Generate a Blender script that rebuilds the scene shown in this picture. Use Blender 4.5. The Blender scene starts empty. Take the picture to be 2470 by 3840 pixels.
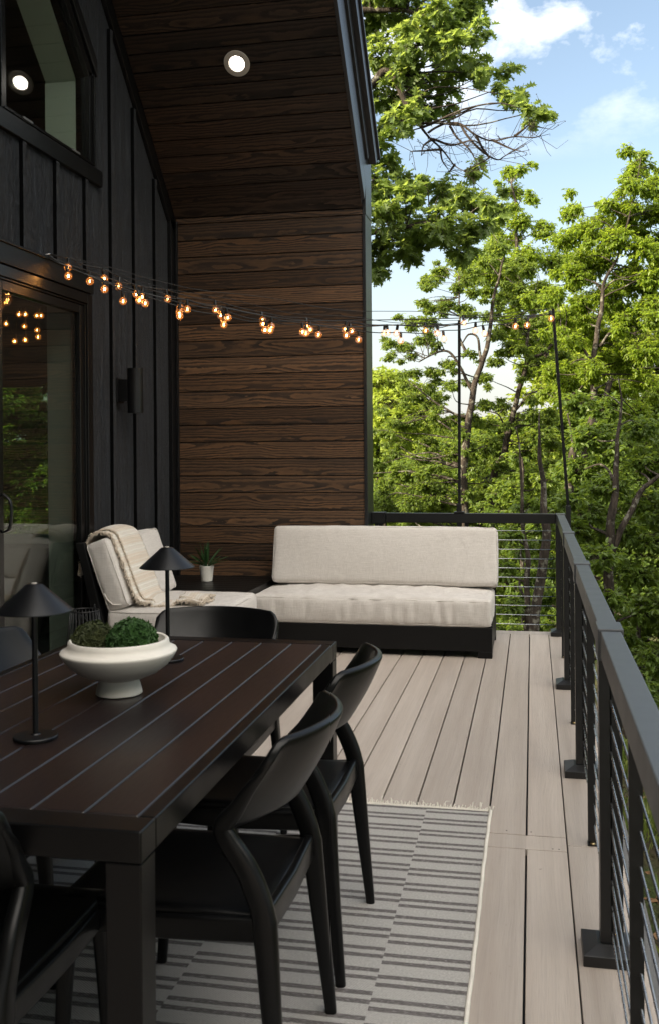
SKY_S, CLOUD_FILL_S, SUN_S, EXPO, CLX, CLY, CL0, CL1 = .074, 1.80, 3.6, 2.06, 7.2, 3.7, .50, .68
import bpy, bmesh, math, random
import numpy as np
from mathutils import Vector, Matrix, noise
random.seed(7); rng = np.random.default_rng(7)
PI = math.pi; R = math.radians
sc = bpy.context.scene
col = sc.collection
# ------------------------------------------------------------------ camera
CAM_F, CAM_YAW, CAM_PITCH, CAM_ROLL, CAM_PP, CAM_H = 3726.325, 0.201, 0.002, -0.008, 1695.911, 1.423
def cam_axes():
    cy, sy = math.cos(CAM_YAW), math.sin(CAM_YAW); cp, sp = math.cos(CAM_PITCH), math.sin(CAM_PITCH)
    f = Vector((-sy*cp, cy*cp, -sp)); r = Vector((cy, sy, 0)); u = r.cross(f)
    cr, sr = math.cos(CAM_ROLL), math.sin(CAM_ROLL)
    return cr*r + sr*u, -sr*r + cr*u, f
AX, AY, AF = cam_axes()
cam = bpy.data.cameras.new('camera'); camo = bpy.data.objects.new('camera', cam); col.objects.link(camo)
camo.matrix_world = Matrix(((AX.x, AY.x, -AF.x, 0), (AX.y, AY.y, -AF.y, 0), (AX.z, AY.z, -AF.z, CAM_H), (0, 0, 0, 1)))
cam.sensor_fit = 'VERTICAL'; cam.sensor_height = 36; cam.lens = 36*CAM_F/3840
cam.shift_y = -(1920-CAM_PP)/3840
cam.clip_start = .05; cam.clip_end = 2000
cam.dof.use_dof = True; cam.dof.focus_distance = 6.6; cam.dof.aperture_fstop = 9
sc.camera = camo
def at(x, y, Y):
    """a point of the survey photograph (1540 wide) at depth Y, as a world point"""
    d = AX*((x*1.604-1235)/CAM_F) - AY*((y*1.604-CAM_PP)/CAM_F) + AF
    return Vector((0, 0, CAM_H)) + d*(Y/d.y)
MPP = 1.604/CAM_F            # metres per survey pixel per metre of depth

# ------------------------------------------------------------------ object helpers
def link(o, parent=None):
    col.objects.link(o)
    if parent is not None: o.parent = parent
    return o
def tag(o, label=None, cat=None, group=None, kind=None):
    if label: o['label'] = label
    if cat: o['category'] = cat
    if group: o['group'] = group
    if kind: o['kind'] = kind
    return o
def empty(name, loc=(0, 0, 0), rz=0):
    o = bpy.data.objects.new(name, None); o.location = loc; o.rotation_euler = (0, 0, rz); o.empty_display_size = .1
    return link(o)
def copy_tree(o, parent=None):
    c = o.copy(); col.objects.link(c)
    if parent is not None: c.parent = parent
    for ch in list(o.children): copy_tree(ch, c)
    return c
class MB:
    def __init__(s): s.v = []; s.f = []; s.mi = []
    def add(s, vs, fs, m=0):
        b = len(s.v); s.v += [tuple(x) for x in vs]
        for f in fs: s.f.append(tuple(b+i for i in f)); s.mi.append(m)
    def box(s, x0, x1, y0, y1, z0, z1, m=0):
        s.add([(x, y, z) for z in (z0, z1) for y in (y0, y1) for x in (x0, x1)],
              [(0, 2, 3, 1), (4, 5, 7, 6), (0, 1, 5, 4), (1, 3, 7, 5), (3, 2, 6, 7), (2, 0, 4, 6)], m)
        return s
    def prism(s, pts, a, b, axis='x', m=0):
        """closed polygon pts (2D) extruded from a to b along axis"""
        n = len(pts)
        def mk(p, t): return (t, p[0], p[1]) if axis == 'x' else (p[0], t, p[1]) if axis == 'y' else (p[0], p[1], t)
        vs = [mk(p, a) for p in pts] + [mk(p, b) for p in pts]
        fs = [tuple(range(n))[::-1], tuple(range(n, 2*n))] + [(i, (i+1) % n, n+(i+1) % n, n+i) for i in range(n)]
        s.add(vs, fs, m); return s
    def tube(s, pts, r, n=8, cap=True, m=0):
        pts = [Vector(p) for p in pts]; k = len(pts)
        rs = r if hasattr(r, '__len__') else [r]*k
        up = None; rings = []
        for i, p in enumerate(pts):
            t = (pts[min(i+1, k-1)] - pts[max(i-1, 0)])
            t = t.normalized() if t.length > 1e-9 else Vector((0, 0, 1))
            if up is None: up = Vector((0, 0, 1)) if abs(t.z) < .9 else Vector((1, 0, 0))
            a = t.cross(up)
            a = a.normalized() if a.length > 1e-6 else t.orthogonal().normalized()
            b = a.cross(t); up = b
            rings.append([p + (a*math.cos(2*PI*j/n) + b*math.sin(2*PI*j/n))*rs[i] for j in range(n)])
        vs = [v for q in rings for v in q]
        fs = [(i*n+j, i*n+(j+1) % n, (i+1)*n+(j+1) % n, (i+1)*n+j) for i in range(k-1) for j in range(n)]
        if cap: fs += [tuple(range(n))[::-1], tuple(range((k-1)*n, k*n))]
        s.add(vs, fs, m); return s
    def lathe(s, prof, n=48, c=(0, 0, 0), m=0):
        vs = []; fs = []; k = len(prof)
        for r, z in prof:
            for j in range(n): vs.append((c[0]+r*math.cos(2*PI*j/n), c[1]+r*math.sin(2*PI*j/n), c[2]+z))
        for i in range(k-1):
            for j in range(n): fs.append((i*n+j, i*n+(j+1) % n, (i+1)*n+(j+1) % n, (i+1)*n+j))
        if prof[0][0] > 1e-6: fs.append(tuple(range(n))[::-1])
        if prof[-1][0] > 1e-6: fs.append(tuple(range((k-1)*n, k*n)))
        s.add(vs, fs, m); return s
    def rsweep(s, pts, wh, side=(0, 1, 0), rad=.35, m=0):
        """rounded-rectangle section swept along pts; wh = list of (width along side, height)"""
        pts = [Vector(p) for p in pts]; k = len(pts); side = Vector(side); sec = []
        for cx, cy, a0 in ((1, 1, 0), (-1, 1, 90), (-1, -1, 180), (1, -1, 270)):
            for da in (0, 30, 60, 90): sec.append((cx, cy, R(a0+da)))
        n = len(sec); vs = []
        for i, p in enumerate(pts):
            t = (pts[min(i+1, k-1)] - pts[max(i-1, 0)]).normalized()
            a = (side - t*side.dot(t)).normalized(); b = t.cross(a)
            w, h = wh[i]; r = min(w, h)*rad
            for cx, cy, an in sec:
                vs.append(p + a*(cx*(w/2-r) + r*math.cos(an)) + b*(cy*(h/2-r) + r*math.sin(an)))
        fs = [(i*n+j, i*n+(j+1) % n, (i+1)*n+(j+1) % n, (i+1)*n+j) for i in range(k-1) for j in range(n)]
        fs += [tuple(range(n))[::-1], tuple(range((k-1)*n, k*n))]
        s.add(vs, fs, m); return s
    def build(s, name, mat, parent=None, bevel=0, smooth=False, seg=2, loc=None):
        me = bpy.data.meshes.new(name); me.from_pydata(s.v, [], s.f); me.update()
        bm = bmesh.new(); bm.from_mesh(me); bmesh.ops.recalc_face_normals(bm, faces=bm.faces); bm.to_mesh(me); bm.free()
        mats = mat if isinstance(mat, (list, tuple)) else [mat]
        for q in mats: me.materials.append(q)
        if len(mats) > 1: me.polygons.foreach_set('material_index', s.mi)
        if smooth is True: me.polygons.foreach_set('use_smooth', [True]*len(me.polygons))
        elif smooth: me.set_sharp_from_angle(angle=R(smooth)) if False else smooth_angle(me, smooth)
        o = bpy.data.objects.new(name, me)
        if loc is not None: o.location = loc
        link(o, parent)
        if bevel:
            b = o.modifiers.new('bevel', 'BEVEL'); b.width = bevel; b.segments = seg; b.limit_method = 'ANGLE'; b.angle_limit = R(40)
            b.harden_normals = False
        return o
def smooth_angle(me, deg):
    me.polygons.foreach_set('use_smooth', [True]*len(me.polygons))
    bm = bmesh.new(); bm.from_mesh(me)
    for e in bm.edges:
        if len(e.link_faces) == 2 and e.calc_face_angle(0) > R(deg): e.smooth = False
    bm.to_mesh(me); bm.free()
def spline(pts, n=8):
    """Catmull-Rom through pts"""
    P = [Vector(p) for p in pts]; P = [2*P[0]-P[1]] + P + [2*P[-1]-P[-2]]; out = []
    for i in range(1, len(P)-2):
        a, b, c, d = P[i-1:i+3]
        for k in range(n):
            t = k/n
            out.append(.5*((2*b) + (c-a)*t + (2*a-5*b+4*c-d)*t*t + (3*b-a-3*c+d)*t**3))
    out.append(P[-2]); return out
def rbox(cx, cy, cz, hx, hy, hz, r, n=(10, 10, 6), puff=(0, 0, 0), wr=0, seed=0, fscale=6):
    """cushion-like rounded box: returns verts, faces; puff = bulge of each face pair"""
    vs = []; fs = []; idx = {}
    def P(u, v, w):
        p = Vector((u*hx, v*hy, w*hz))
        q = Vector((max(-(hx-r), min(hx-r, p.x)), max(-(hy-r), min(hy-r, p.y)), max(-(hz-r), min(hz-r, p.z))))
        d = p-q
        if d.length > 1e-9: p = q + d.normalized()*r
        b = Vector((puff[0]*u*(1-v*v)*(1-w*w), puff[1]*v*(1-u*u)*(1-w*w), puff[2]*w*(1-u**4)*(1-v**4)))
        p = p + b
        if wr:
            nz = noise.noise(Vector((p.x*fscale+seed, p.y*fscale, p.z*fscale))) + .5*noise.noise(Vector((p.x*fscale*2.3+seed, p.y*fscale*2.3, p.z*fscale*2.3)))
            p = p + Vector((u, v, w)).normalized()*nz*wr
        return p
    def grid(f, na, nb):
        b = len(vs)
        for j in range(nb+1):
            for i in range(na+1): vs.append(P(*f(2*i/na-1, 2*j/nb-1)))
        for j in range(nb):
            for i in range(na): fs.append((b+j*(na+1)+i, b+j*(na+1)+i+1, b+(j+1)*(na+1)+i+1, b+(j+1)*(na+1)+i))
    def warp(t):   # more rows near the edges
        return math.copysign(1-(1-abs(t))**1.7, t)
    W = warp
    nx, ny, nz = n
    grid(lambda a, b: (W(a), W(b), 1), nx, ny); grid(lambda a, b: (W(-a), W(b), -1), nx, ny)
    grid(lambda a, b: (W(-a), 1, W(b)), nx, nz); grid(lambda a, b: (W(a), -1, W(b)), nx, nz)
    grid(lambda a, b: (1, W(a), W(b)), ny, nz); grid(lambda a, b: (-1, W(-a), W(b)), ny, nz)
    return [v + Vector((cx, cy, cz)) for v in vs], fs
def weld(o, d=1e-4):
    bm = bmesh.new(); bm.from_mesh(o.data); bmesh.ops.remove_doubles(bm, verts=bm.verts, dist=d)
    bmesh.ops.recalc_face_normals(bm, faces=bm.faces); bm.to_mesh(o.data); bm.free()

# ------------------------------------------------------------------ materials
class M:
    def __init__(s, name):
        s.m = bpy.data.materials.new(name); s.m.use_nodes = True; s.nt = s.m.node_tree
        s.b = s.nt.nodes['Principled BSDF']; s.out = s.nt.nodes['Material Output']
    def n(s, typ, ins=None, out=0, **props):
        nd = s.nt.nodes.new('ShaderNode'+typ)
        for k, v in props.items(): setattr(nd, k, v)
        for k, v in (ins or {}).items(): s.set(nd.inputs[k], v)
        return nd.outputs[out] if out is not None else nd
    def set(s, sock, v):
        if isinstance(v, bpy.types.NodeSocket): s.nt.links.new(v, sock)
        else: sock.default_value = v
    def math(s, op, a, b=0, c=None):
        nd = s.nt.nodes.new('ShaderNodeMath'); nd.operation = op
        s.set(nd.inputs[0], a); s.set(nd.inputs[1], b)
        if c is not None: s.set(nd.inputs[2], c)
        return nd.outputs[0]
    def obj(s): return s.n('TexCoord', out=3)
    def xyz(s, v):
        nd = s.nt.nodes.new('ShaderNodeSeparateXYZ'); s.set(nd.inputs[0], v); return nd.outputs
    def comb(s, x, y, z):
        return s.n('CombineXYZ', {0: x, 1: y, 2: z})
    def noise(s, v, scale=5, detail=3, rough=.5, dist=0, out=0):
        return s.n('TexNoise', {'Vector': v, 'Scale': scale, 'Detail': detail, 'Roughness': rough, 'Distortion': dist}, out=out)
    def scale(s, v, xyz): return s.n('VectorMath', {0: v, 1: xyz}, operation='MULTIPLY')
    def addv(s, v, w): return s.n('VectorMath', {0: v, 1: w}, operation='ADD')
    def ramp(s, f, stops, interp='LINEAR'):
        nd = s.nt.nodes.new('ShaderNodeValToRGB'); cr = nd.color_ramp; cr.interpolation = interp
        while len(cr.elements) < len(stops): cr.elements.new(.5)
        for e, (p, c) in zip(cr.elements, stops):
            e.position = p; e.color = (c, c, c, 1) if not hasattr(c, '__len__') else (*c, 1)
        s.set(nd.inputs[0], f); return nd.outputs[0]
    def mix(s, f, a, b, blend='MIX'):
        nd = s.nt.nodes.new('ShaderNodeMix'); nd.data_type = 'RGBA'; nd.blend_type = blend
        s.set(nd.inputs[0], f)
        for i, v in ((6, a), (7, b)):
            s.set(nd.inputs[i], v if isinstance(v, bpy.types.NodeSocket) else (*v, 1))
        return nd.outputs[2]
    def mixf(s, f, a, b): return s.math('ADD', a, s.math('MULTIPLY', f, s.math('SUBTRACT', b, a)))
    def bump(s, h, dist=.002, strength=1.0, normal=None):
        ins = {'Height': h, 'Distance': dist, 'Strength': strength}
        if normal is not None: ins['Normal'] = normal
        return s.n('Bump', ins)
    def set_b(s, color=None, rough=None, spec=None, metal=None, normal=None, coat=None, **kw):
        for k, v in (('Base Color', color), ('Roughness', rough), ('Specular IOR Level', spec), ('Metallic', metal), ('Normal', normal), ('Coat Weight', coat)):
            if v is not None: s.set(s.b.inputs[k], (*v, 1) if isinstance(v, tuple) and len(v) == 3 else v)
        for k, v in kw.items(): s.set(s.b.inputs[k.replace('_', ' ')], v)
        return s.m
MT = {}
def simple(name, color, rough=.5, var=.25, scale=40, bump=0, spec=.5, metal=0, coat=0):
    k = M(name); v = k.obj(); nz = k.noise(v, scale, 4, .6); big = k.noise(v, scale/14, 2)
    f = k.math('MULTIPLY', nz, big)
    c = k.mix(k.ramp(f, [(.12, 0), (.45, 1)]), tuple(x*(1-var) for x in color), tuple(min(1, x*(1+var)) for x in color))
    r = k.math('ADD', rough-.08, k.math('MULTIPLY', big, .16))
    nrm = k.bump(nz, bump) if bump else None
    MT[name] = k.set_b(c, r, spec, metal, nrm, coat); return MT[name]
simple('black_powder_coat', (.0036, .0038, .0042), .38, .2, 300, .00006, .5)
simple('black_frame', (.0036, .0036, .0038), .45, .3, 60, .0001, .25)
simple('black_plastic', (.0034, .0035, .0037), .33, .2, 200, .00006, .27)
simple('table_frame', (.0032, .0031, .0034), .34, .2, 150, .00005, .26)
simple('lamp_black', (.0045, .0048, .0055), .36, .15, 120, 0, .4)
simple('graphite_plastic', (.10, .10, .105), .5, .1, 200, .00008)
simple('dark_wood_table', (.0045, .0042, .004), .45, .4, 50, .0004, .3)
simple('steel_cable', (.55, .56, .57), .28, .1, 400, 0, .5, 1)
simple('ceramic', (.74, .70, .63), .55, .05, 12, .0003)
simple('pot_clay', (.76, .73, .66), .7, .08, 60, .0008)
simple('soil', (.02, .015, .01), .9, .4, 80, .004)
simple('wire_black', (.006, .006, .006), .45, .2, 90)
simple('rug_binding', (.72, .68, .60), .85, .1, 200, .001)
simple('screw_brass', (.45, .35, .18), .35, .1, 100, 0, .5, 1)
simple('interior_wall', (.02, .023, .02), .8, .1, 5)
simple('interior_jamb', (.52, .55, .49), .6, .03, 8)
simple('room_trim', (.16, .175, .16), .7, .03, 8)
simple('downlight_ring', (.55, .50, .45), .5, .04, 30)
simple('vinyl_spacer', (.10, .10, .10), .5, .1, 50)
simple('roof_metal', (.02, .02, .022), .4, .2, 20)
simple('batten', (.0012, .0012, .0014), .6, .2, 40, 0, .12)  # near-black puts the shade of the batten sides into their colour
simple('rail_sheen', (.062, .068, .074), .46, .12, 200, .00006, .6)  # grey base carries the sky's reflection on the black rail
simple('far_house', (.02, .02, .021), .6, .2, 3)
# plastic textures end

def deck_mat():
    k = M('deck_board'); v = k.obj(); x, y, z = k.xyz(v)
    bi = k.math('FLOOR', k.math('DIVIDE', k.math('ADD', x, .032), .1445))
    wn = k.n('TexWhiteNoise', {'W': bi}, noise_dimensions='1D')
    off = k.comb(k.math('MULTIPLY', bi, 3.7), k.math('MULTIPLY', wn, 40), 0)
    p = k.addv(v, off)
    wob = k.noise(k.scale(p, (4, .9, 1)), 1, 2)
    grain = k.noise(k.addv(k.scale(p, (150, 2.2, 1)), k.comb(k.math('MULTIPLY', wob, 10), 0, 0)), 1, 4, .65)
    fine = k.noise(k.scale(p, (420, 9, 1)), 1, 3, .6)
    broad = k.noise(k.scale(p, (16, .7, 1)), 1, 3, .55)
    c = k.mix(k.ramp(broad, [(.3, 0), (.72, 1)]), (.415, .352, .302), (.51, .448, .394))
    c = k.mix(k.math('MULTIPLY', k.ramp(grain, [(.45, 0), (.7, 1)]), .28), c, (.29, .255, .23))
    c = k.mix(k.math('MULTIPLY', k.ramp(fine, [(.55, 0), (.75, 1)]), .25), c, (.24, .21, .19))
    tint = k.math('ADD', .86, k.math('MULTIPLY', wn, .28))
    c = k.mix(1.0, c, k.comb(tint, tint, tint), 'MULTIPLY')
    spots = k.noise(v, 38, 2)
    c = k.mix(k.math('MULTIPLY', k.ramp(spots, [(.74, 0), (.78, 1)]), .5), c, (.12, .09, .07))
    h = k.math('ADD', k.math('MULTIPLY', grain, .6), fine)
    MT['deck'] = k.set_b(c, k.math('ADD', .5, k.math('MULTIPLY', broad, .15)), .4, None, k.bump(h, .0012, .8))
deck_mat()

def plank_mat(name, axis_plank, pitch, origin, dark, mid, light, bright=1.0, ring=.019):
    """flat-sawn stained boards running along X; axis_plank: 'z' wall or 'uv' slope coordinate"""
    k = M(name); v = k.obj(); x, y, z = k.xyz(v)
    s = k.math('SUBTRACT', z, origin) if axis_plank == 'z' else k.math('MULTIPLY', k.math('SUBTRACT', k.math('SUBTRACT', z, y), origin), .7071)
    q = k.math('DIVIDE', s, pitch); bi = k.math('FLOOR', q)
    t = k.math('MULTIPLY', k.math('SUBTRACT', k.math('FRACT', q), .5), pitch)      # across the board, metres
    w1 = k.n('TexWhiteNoise', {'W': bi}, noise_dimensions='1D')
    w2 = k.n('TexWhiteNoise', {'W': k.math('ADD', bi, 77.3)}, noise_dimensions='1D')
    w3 = k.n('TexWhiteNoise', {'W': k.math('ADD', bi, 31.7)}, noise_dimensions='1D')
    xs = k.math('ADD', x, k.math('MULTIPLY', w1, 23.0))
    n1 = k.math('SUBTRACT', k.noise(k.comb(k.math('MULTIPLY', xs, 1.5), k.math('MULTIPLY', t, 5), bi), 1, 2, .5), .5)
    n2 = k.math('SUBTRACT', k.noise(k.comb(k.math('MULTIPLY', xs, 5.5), k.math('MULTIPLY', t, 22), bi), 1, 3, .55), .5)
    n3 = k.math('SUBTRACT', k.noise(k.comb(k.math('MULTIPLY', xs, 17), k.math('MULTIPLY', t, 60), bi), 1, 3, .6), .5)
    # distance from a pith line that rises through the board: cathedral figures
    pith = k.math('ADD', k.math('MULTIPLY', k.math('SUBTRACT', w2, .5), .12), k.math('MULTIPLY', n1, .10))
    depth = k.math('ADD', .012, k.math('MULTIPLY', w3, .05))
    depth = k.math('ADD', depth, k.math('MULTIPLY', n1, .10))
    a = k.math('SUBTRACT', t, pith)
    r = k.math('SQRT', k.math('ADD', k.math('MULTIPLY', a, a), k.math('MULTIPLY', depth, depth)))
    r = k.math('ADD', r, k.math('ADD', k.math('MULTIPLY', n2, .020), k.math('MULTIPLY', n3, .011)))
    ph = k.math('FRACT', k.math('DIVIDE', r, ring))
    gr = k.ramp(ph, [(0, 0), (.10, 1), (.42, .9), (.62, .3), (.92, 0), (1, 0)])
    cl = k.noise(k.comb(k.math('MULTIPLY', xs, 2.6), k.math('MULTIPLY', t, 16), k.math('ADD', bi, 5)), 1, 3, .6)
    gr = k.math('MULTIPLY', gr, k.ramp(cl, [(.28, .45), (.6, 1)]))
    fine = k.noise(k.comb(k.math('MULTIPLY', xs, 9), k.math('MULTIPLY', t, 420), bi), 1, 3, .65)
    base = k.mix(k.ramp(cl, [(.3, 0), (.72, 1)]), mid, light)
    base = k.mix(k.math('MULTIPLY', w3, .45), base, (mid[0]*.75, mid[1]*.95, mid[2]*1.15))
    base = k.mix(k.math('MULTIPLY', k.ramp(fine, [(.5, 0), (.72, 1)]), .45), base, dark)
    smoke = k.noise(k.comb(k.math('MULTIPLY', xs, .9), k.math('MULTIPLY', t, 9), k.math('ADD', bi, 90)), 1, 2, .5)
    base = k.mix(k.math('MULTIPLY', k.ramp(smoke, [(.52, 0), (.75, 1)]), .55), base, (mid[0]*.35, mid[1]*.42, mid[2]*.55))
    c = k.mix(k.math('MULTIPLY', gr, .93), base, dark)
    tint = k.math('MULTIPLY', k.math('ADD', .60, k.math('MULTIPLY', w1, .80)), bright)
    c = k.mix(1.0, c, k.comb(tint, tint, tint), 'MULTIPLY')
    h = k.math('SUBTRACT', k.math('MULTIPLY', fine, .4), gr)
    MT[name] = k.set_b(c, k.math('ADD', .40, k.math('MULTIPLY', gr, .22)), .35, None, k.bump(h, .0008, .7))
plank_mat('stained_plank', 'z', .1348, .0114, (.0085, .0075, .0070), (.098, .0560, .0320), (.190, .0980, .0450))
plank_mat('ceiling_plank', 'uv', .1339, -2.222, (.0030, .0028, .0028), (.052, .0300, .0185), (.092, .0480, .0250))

def siding_mat():
    k = M('black_siding'); v = k.obj()
    n1 = k.noise(k.scale(v, (22, 22, 1.5)), 1, 7, .74, .8); n2 = k.noise(k.scale(v, (70, 70, 22)), 1, 5, .75)
    n3 = k.noise(k.scale(v, (55, 55, 4)), 1, 4, .65)
    r1 = k.ramp(n1, [(.38, 0), (.48, .35), (.60, 1)])
    h = k.math('ADD', k.math('MULTIPLY', r1, 1.5), k.math('ADD', k.math('MULTIPLY', n2, 2.2), k.math('MULTIPLY', n3, 1.2)))
    c = k.mix(r1, (.0010, .0011, .0013), (.034, .041, .052))
    c = k.mix(k.math('MULTIPLY', k.ramp(n2, [(.45, 0), (.62, 1)]), .7), c, (.062, .072, .088))  # bluish tones put the reflected sky into the siding colour
    MT['siding'] = k.set_b(c, k.math('ADD', .24, k.math('MULTIPLY', n2, .25)), .75, None, k.bump(h, .020, 1.0))
siding_mat()
def trim_mat():
    k = M('black_trim'); v = k.obj()
    n1 = k.noise(k.scale(v, (90, 9, 90)), 1, 4, .7); n2 = k.noise(v, 160, 3, .6)
    h = k.math('ADD', n1, k.math('MULTIPLY', n2, .5))
    c = k.mix(n1, (.003, .003, .0032), (.006, .0062, .0068))
    MT['trim'] = k.set_b(c, .36, .38, None, k.bump(h, .0016, .9))
    k = M('rake_trim'); v = k.obj()
    n1 = k.noise(k.scale(v, (120, 7, 120)), 1, 4, .7)
    n0 = k.noise(k.addv(k.scale(v, (90, 12, 90)), (3, 1, 2)), 1, 3, .7)
    h = k.math('ADD', n1, n0)
    c = k.mix(n1, (.006, .0065, .0075), (.018, .019, .021))
    MT['rake'] = k.set_b(c, .33, .6, None, k.bump(h, .0012, .8))
trim_mat()
def metal_door_mat():
    k = M('bronze_black_door'); v = k.obj(); n = k.noise(v, 25, 3)
    MT['door'] = k.set_b(k.mix(n, (.003, .003, .003), (.005, .0048, .0048)), .26, .42)
metal_door_mat()
def fabric_mat(name, base, warm, scale=900):
    k = M(name); v = k.obj(); x, y, z = k.xyz(v)
    a = k.noise(k.scale(v, (scale*.05, scale*.05, scale)), 1, 2); b = k.noise(k.scale(v, (scale, scale*.6, scale*.05)), 1, 2)
    a2 = k.noise(k.scale(v, (14, 14, 260)), 1, 3, .7); b2 = k.noise(k.scale(v, (260, 200, 10)), 1, 3, .7)
    g = k.math('ADD', k.math('MULTIPLY', a2, .5), k.math('MULTIPLY', b2, .5))
    c = k.mix(k.ramp(g, [(.36, 0), (.62, 1)]), warm, base)
    fold = k.noise(v, 3.2, 3, .5)
    c = k.mix(k.math('MULTIPLY', k.ramp(fold, [(.4, 0), (.7, 1)]), .05), c, tuple(q*.8 for q in warm))
    h = k.math('ADD', k.math('ADD', a, b), k.math('MULTIPLY', g, 1.5))
    wr = k.noise(k.scale(v, (7, 7, 2.6)), 1, 3, .5, .8); wr = k.ramp(wr, [(.38, 0), (.5, .35), (.62, 1)])
    nb = k.bump(wr, .0028, .5, k.bump(h, .0010, .55))
    MT[name] = k.set_b(c, .85, .15, None, nb, Sheen_Weight=.15)
fabric_mat('linen', (.68, .645, .605), (.53, .495, .46))
fabric_mat('throw_plain', (.72, .63, .52), (.55, .46, .36))
def throw_mat():
    k = M('throw_stripe'); uv = k.n('TexCoord', out=2); u, w, _ = k.xyz(uv)
    band = k.math('FRACT', k.math('MULTIPLY', u, 13)); thin = k.math('FRACT', k.math('MULTIPLY', u, 52))
    nz = k.noise(k.obj(), 420, 3, .7); n2 = k.noise(k.scale(uv, (130, 24, 1)), 1, 3, .7)
    m = k.math('GREATER_THAN', band, .52)
    line = k.math('MULTIPLY', k.ramp(thin, [(.30, 0), (.42, 1), (.60, 1), (.72, 0)]), k.math('ADD', .35, k.math('MULTIPLY', n2, .9)))
    c = k.mix(m, (.74, .69, .61), (.72, .62, .51))
    c = k.mix(k.math('MULTIPLY', line, k.math('SUBTRACT', 1, k.math('MULTIPLY', m, .55))), c, (.86, .83, .76))
    c = k.mix(k.math('MULTIPLY', nz, .35), c, (.45, .38, .30))
    h = k.math('ADD', k.math('MULTIPLY', line, .8), nz)
    MT['throw'] = k.set_b(c, .95, .1, None, k.bump(h, .003, .8), Sheen_Weight=.2)
throw_mat()
def rug_mat():
    k = M('striped_rug'); v = k.obj(); x, y, z = k.xyz(v)
    nz = k.math('MULTIPLY', k.math('SUBTRACT', k.noise(k.scale(v, (18, 90, 1)), 1, 2), .5), .006)
    yy = k.math('ADD', y, nz)
    ci = k.math('FLOOR', k.math('DIVIDE', k.math('ADD', x, .419), .518))
    par = k.math('FLOORED_MODULO', ci, 2.0) if False else k.math('ABSOLUTE', k.math('SUBTRACT', ci, k.math('MULTIPLY', 2, k.math('FLOOR', k.math('DIVIDE', ci, 2)))))
    P = .1163
    off = k.math('ADD', 3.70, k.math('MULTIPLY', par, .030))     # even columns (right edge) at 3.70
    ph = k.math('MULTIPLY', k.math('FRACT', k.math('DIVIDE', k.math('SUBTRACT', off, yy), P)), P)
    d1 = k.math('ABSOLUTE', k.math('SUBTRACT', ph, .012)); d2 = k.math('ABSOLUTE', k.math('SUBTRACT', ph, .053))
    dm = k.math('MINIMUM', d1, d2)
    st = k.ramp(k.math('MULTIPLY', dm, 30), [(.25, 1), (.36, 0)])
    weave = k.n('TexWave', {'Vector': k.scale(v, (1, 1.4, 1)), 'Scale': 62, 'Distortion': 1.5, 'Detail': 2, 'Detail Scale': 8}, out=1, bands_direction='DIAGONAL')
    pile = k.noise(k.scale(v, (150, 190, 1)), 1, 4, .8); bigv = k.noise(v, 3, 2)
    c = k.mix(k.ramp(pile, [(.3, 0), (.7, 1)]), (.38, .362, .338), (.80, .775, .735))
    c = k.mix(k.math('MULTIPLY', bigv, .25), c, (.46, .44, .42))
    dk = k.mix(k.ramp(pile, [(.3, 0), (.75, 1)]), (.085, .076, .078), (.20, .175, .17))
    st2 = k.math('MULTIPLY', st, k.ramp(k.noise(k.scale(v, (70, 260, 1)), 1, 2, .7), [(.30, .38), (.5, 1)]))
    c = k.mix(st2, c, dk)
    c = k.mix(k.math('MULTIPLY', weave, .42), c, (.24, .23, .22))
    h = k.math('ADD', k.math('MULTIPLY', weave, 1.0), k.math('SUBTRACT', pile, k.math('MULTIPLY', st, .5)))
    MT['rug'] = k.set_b(c, .95, .1, None, k.bump(h, .003, .8))
rug_mat()
def tabletop_mat():
    k = M('dark_slat'); v = k.obj(); x, y, z = k.xyz(v)
    n = k.noise(k.scale(v, (5, 1.3, 5)), 1, 2); f = k.noise(k.scale(v, (160, 14, 160)), 1, 3, .7)
    c = k.mix(k.ramp(n, [(.35, 0), (.65, 1)]), (.0085, .0054, .0052), (.0170, .0098, .0092))
    MT['table'] = k.set_b(c, k.math('ADD', .30, k.math('MULTIPLY', f, .12)), .55, None, k.bump(f, .0002, .6))
tabletop_mat()
def glass_mat(name, ior, tint=(1, 1, 1), rough=0.0):
    k = M(name); bf = k.n('NewGeometry', out=6); fr = k.n('Fresnel', {'IOR': k.mixf(bf, ior, 1/ior)}); g = k.n('BsdfGlossy', {'Roughness': rough, 'Color': (1, 1, 1, 1)})
    t = k.n('BsdfTransparent', {'Color': (*tint, 1)})
    mx = k.n('MixShader', {0: fr, 1: t, 2: g}); k.nt.links.new(mx, k.out.inputs[0]); MT[name] = k.m
glass_mat('window_glass', 1.56, (.88, .92, .88)); glass_mat('bulb_glass', 1.75, (1, .95, .88))
k = MT['bulb_glass'].node_tree; ad = k.nodes.new('ShaderNodeAddShader'); em = k.nodes.new('ShaderNodeEmission'); em.inputs[0].default_value = (1, .27, .03, 1); em.inputs[1].default_value = .055
mo = k.nodes['Material Output']; k.links.new(mo.inputs[0].links[0].from_socket, ad.inputs[0]); k.links.new(em.outputs[0], ad.inputs[1]); k.links.new(ad.outputs[0], mo.inputs[0])
k = M('rear_glass'); t_ = k.n('BsdfTransparent', {'Color': (.44, .52, .44, 1)}); k.nt.links.new(t_, k.out.inputs[0]); MT['rear_glass'] = k.m
def emit_mat(name, color, strength):
    k = M(name); e = k.n('Emission', {'Color': (*color, 1), 'Strength': strength}); k.nt.links.new(e, k.out.inputs[0]); MT[name] = k.m
emit_mat('lamp_disc', (1, .93, .82), 6); emit_mat('filament', (1, .45, .11), 16)
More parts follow.
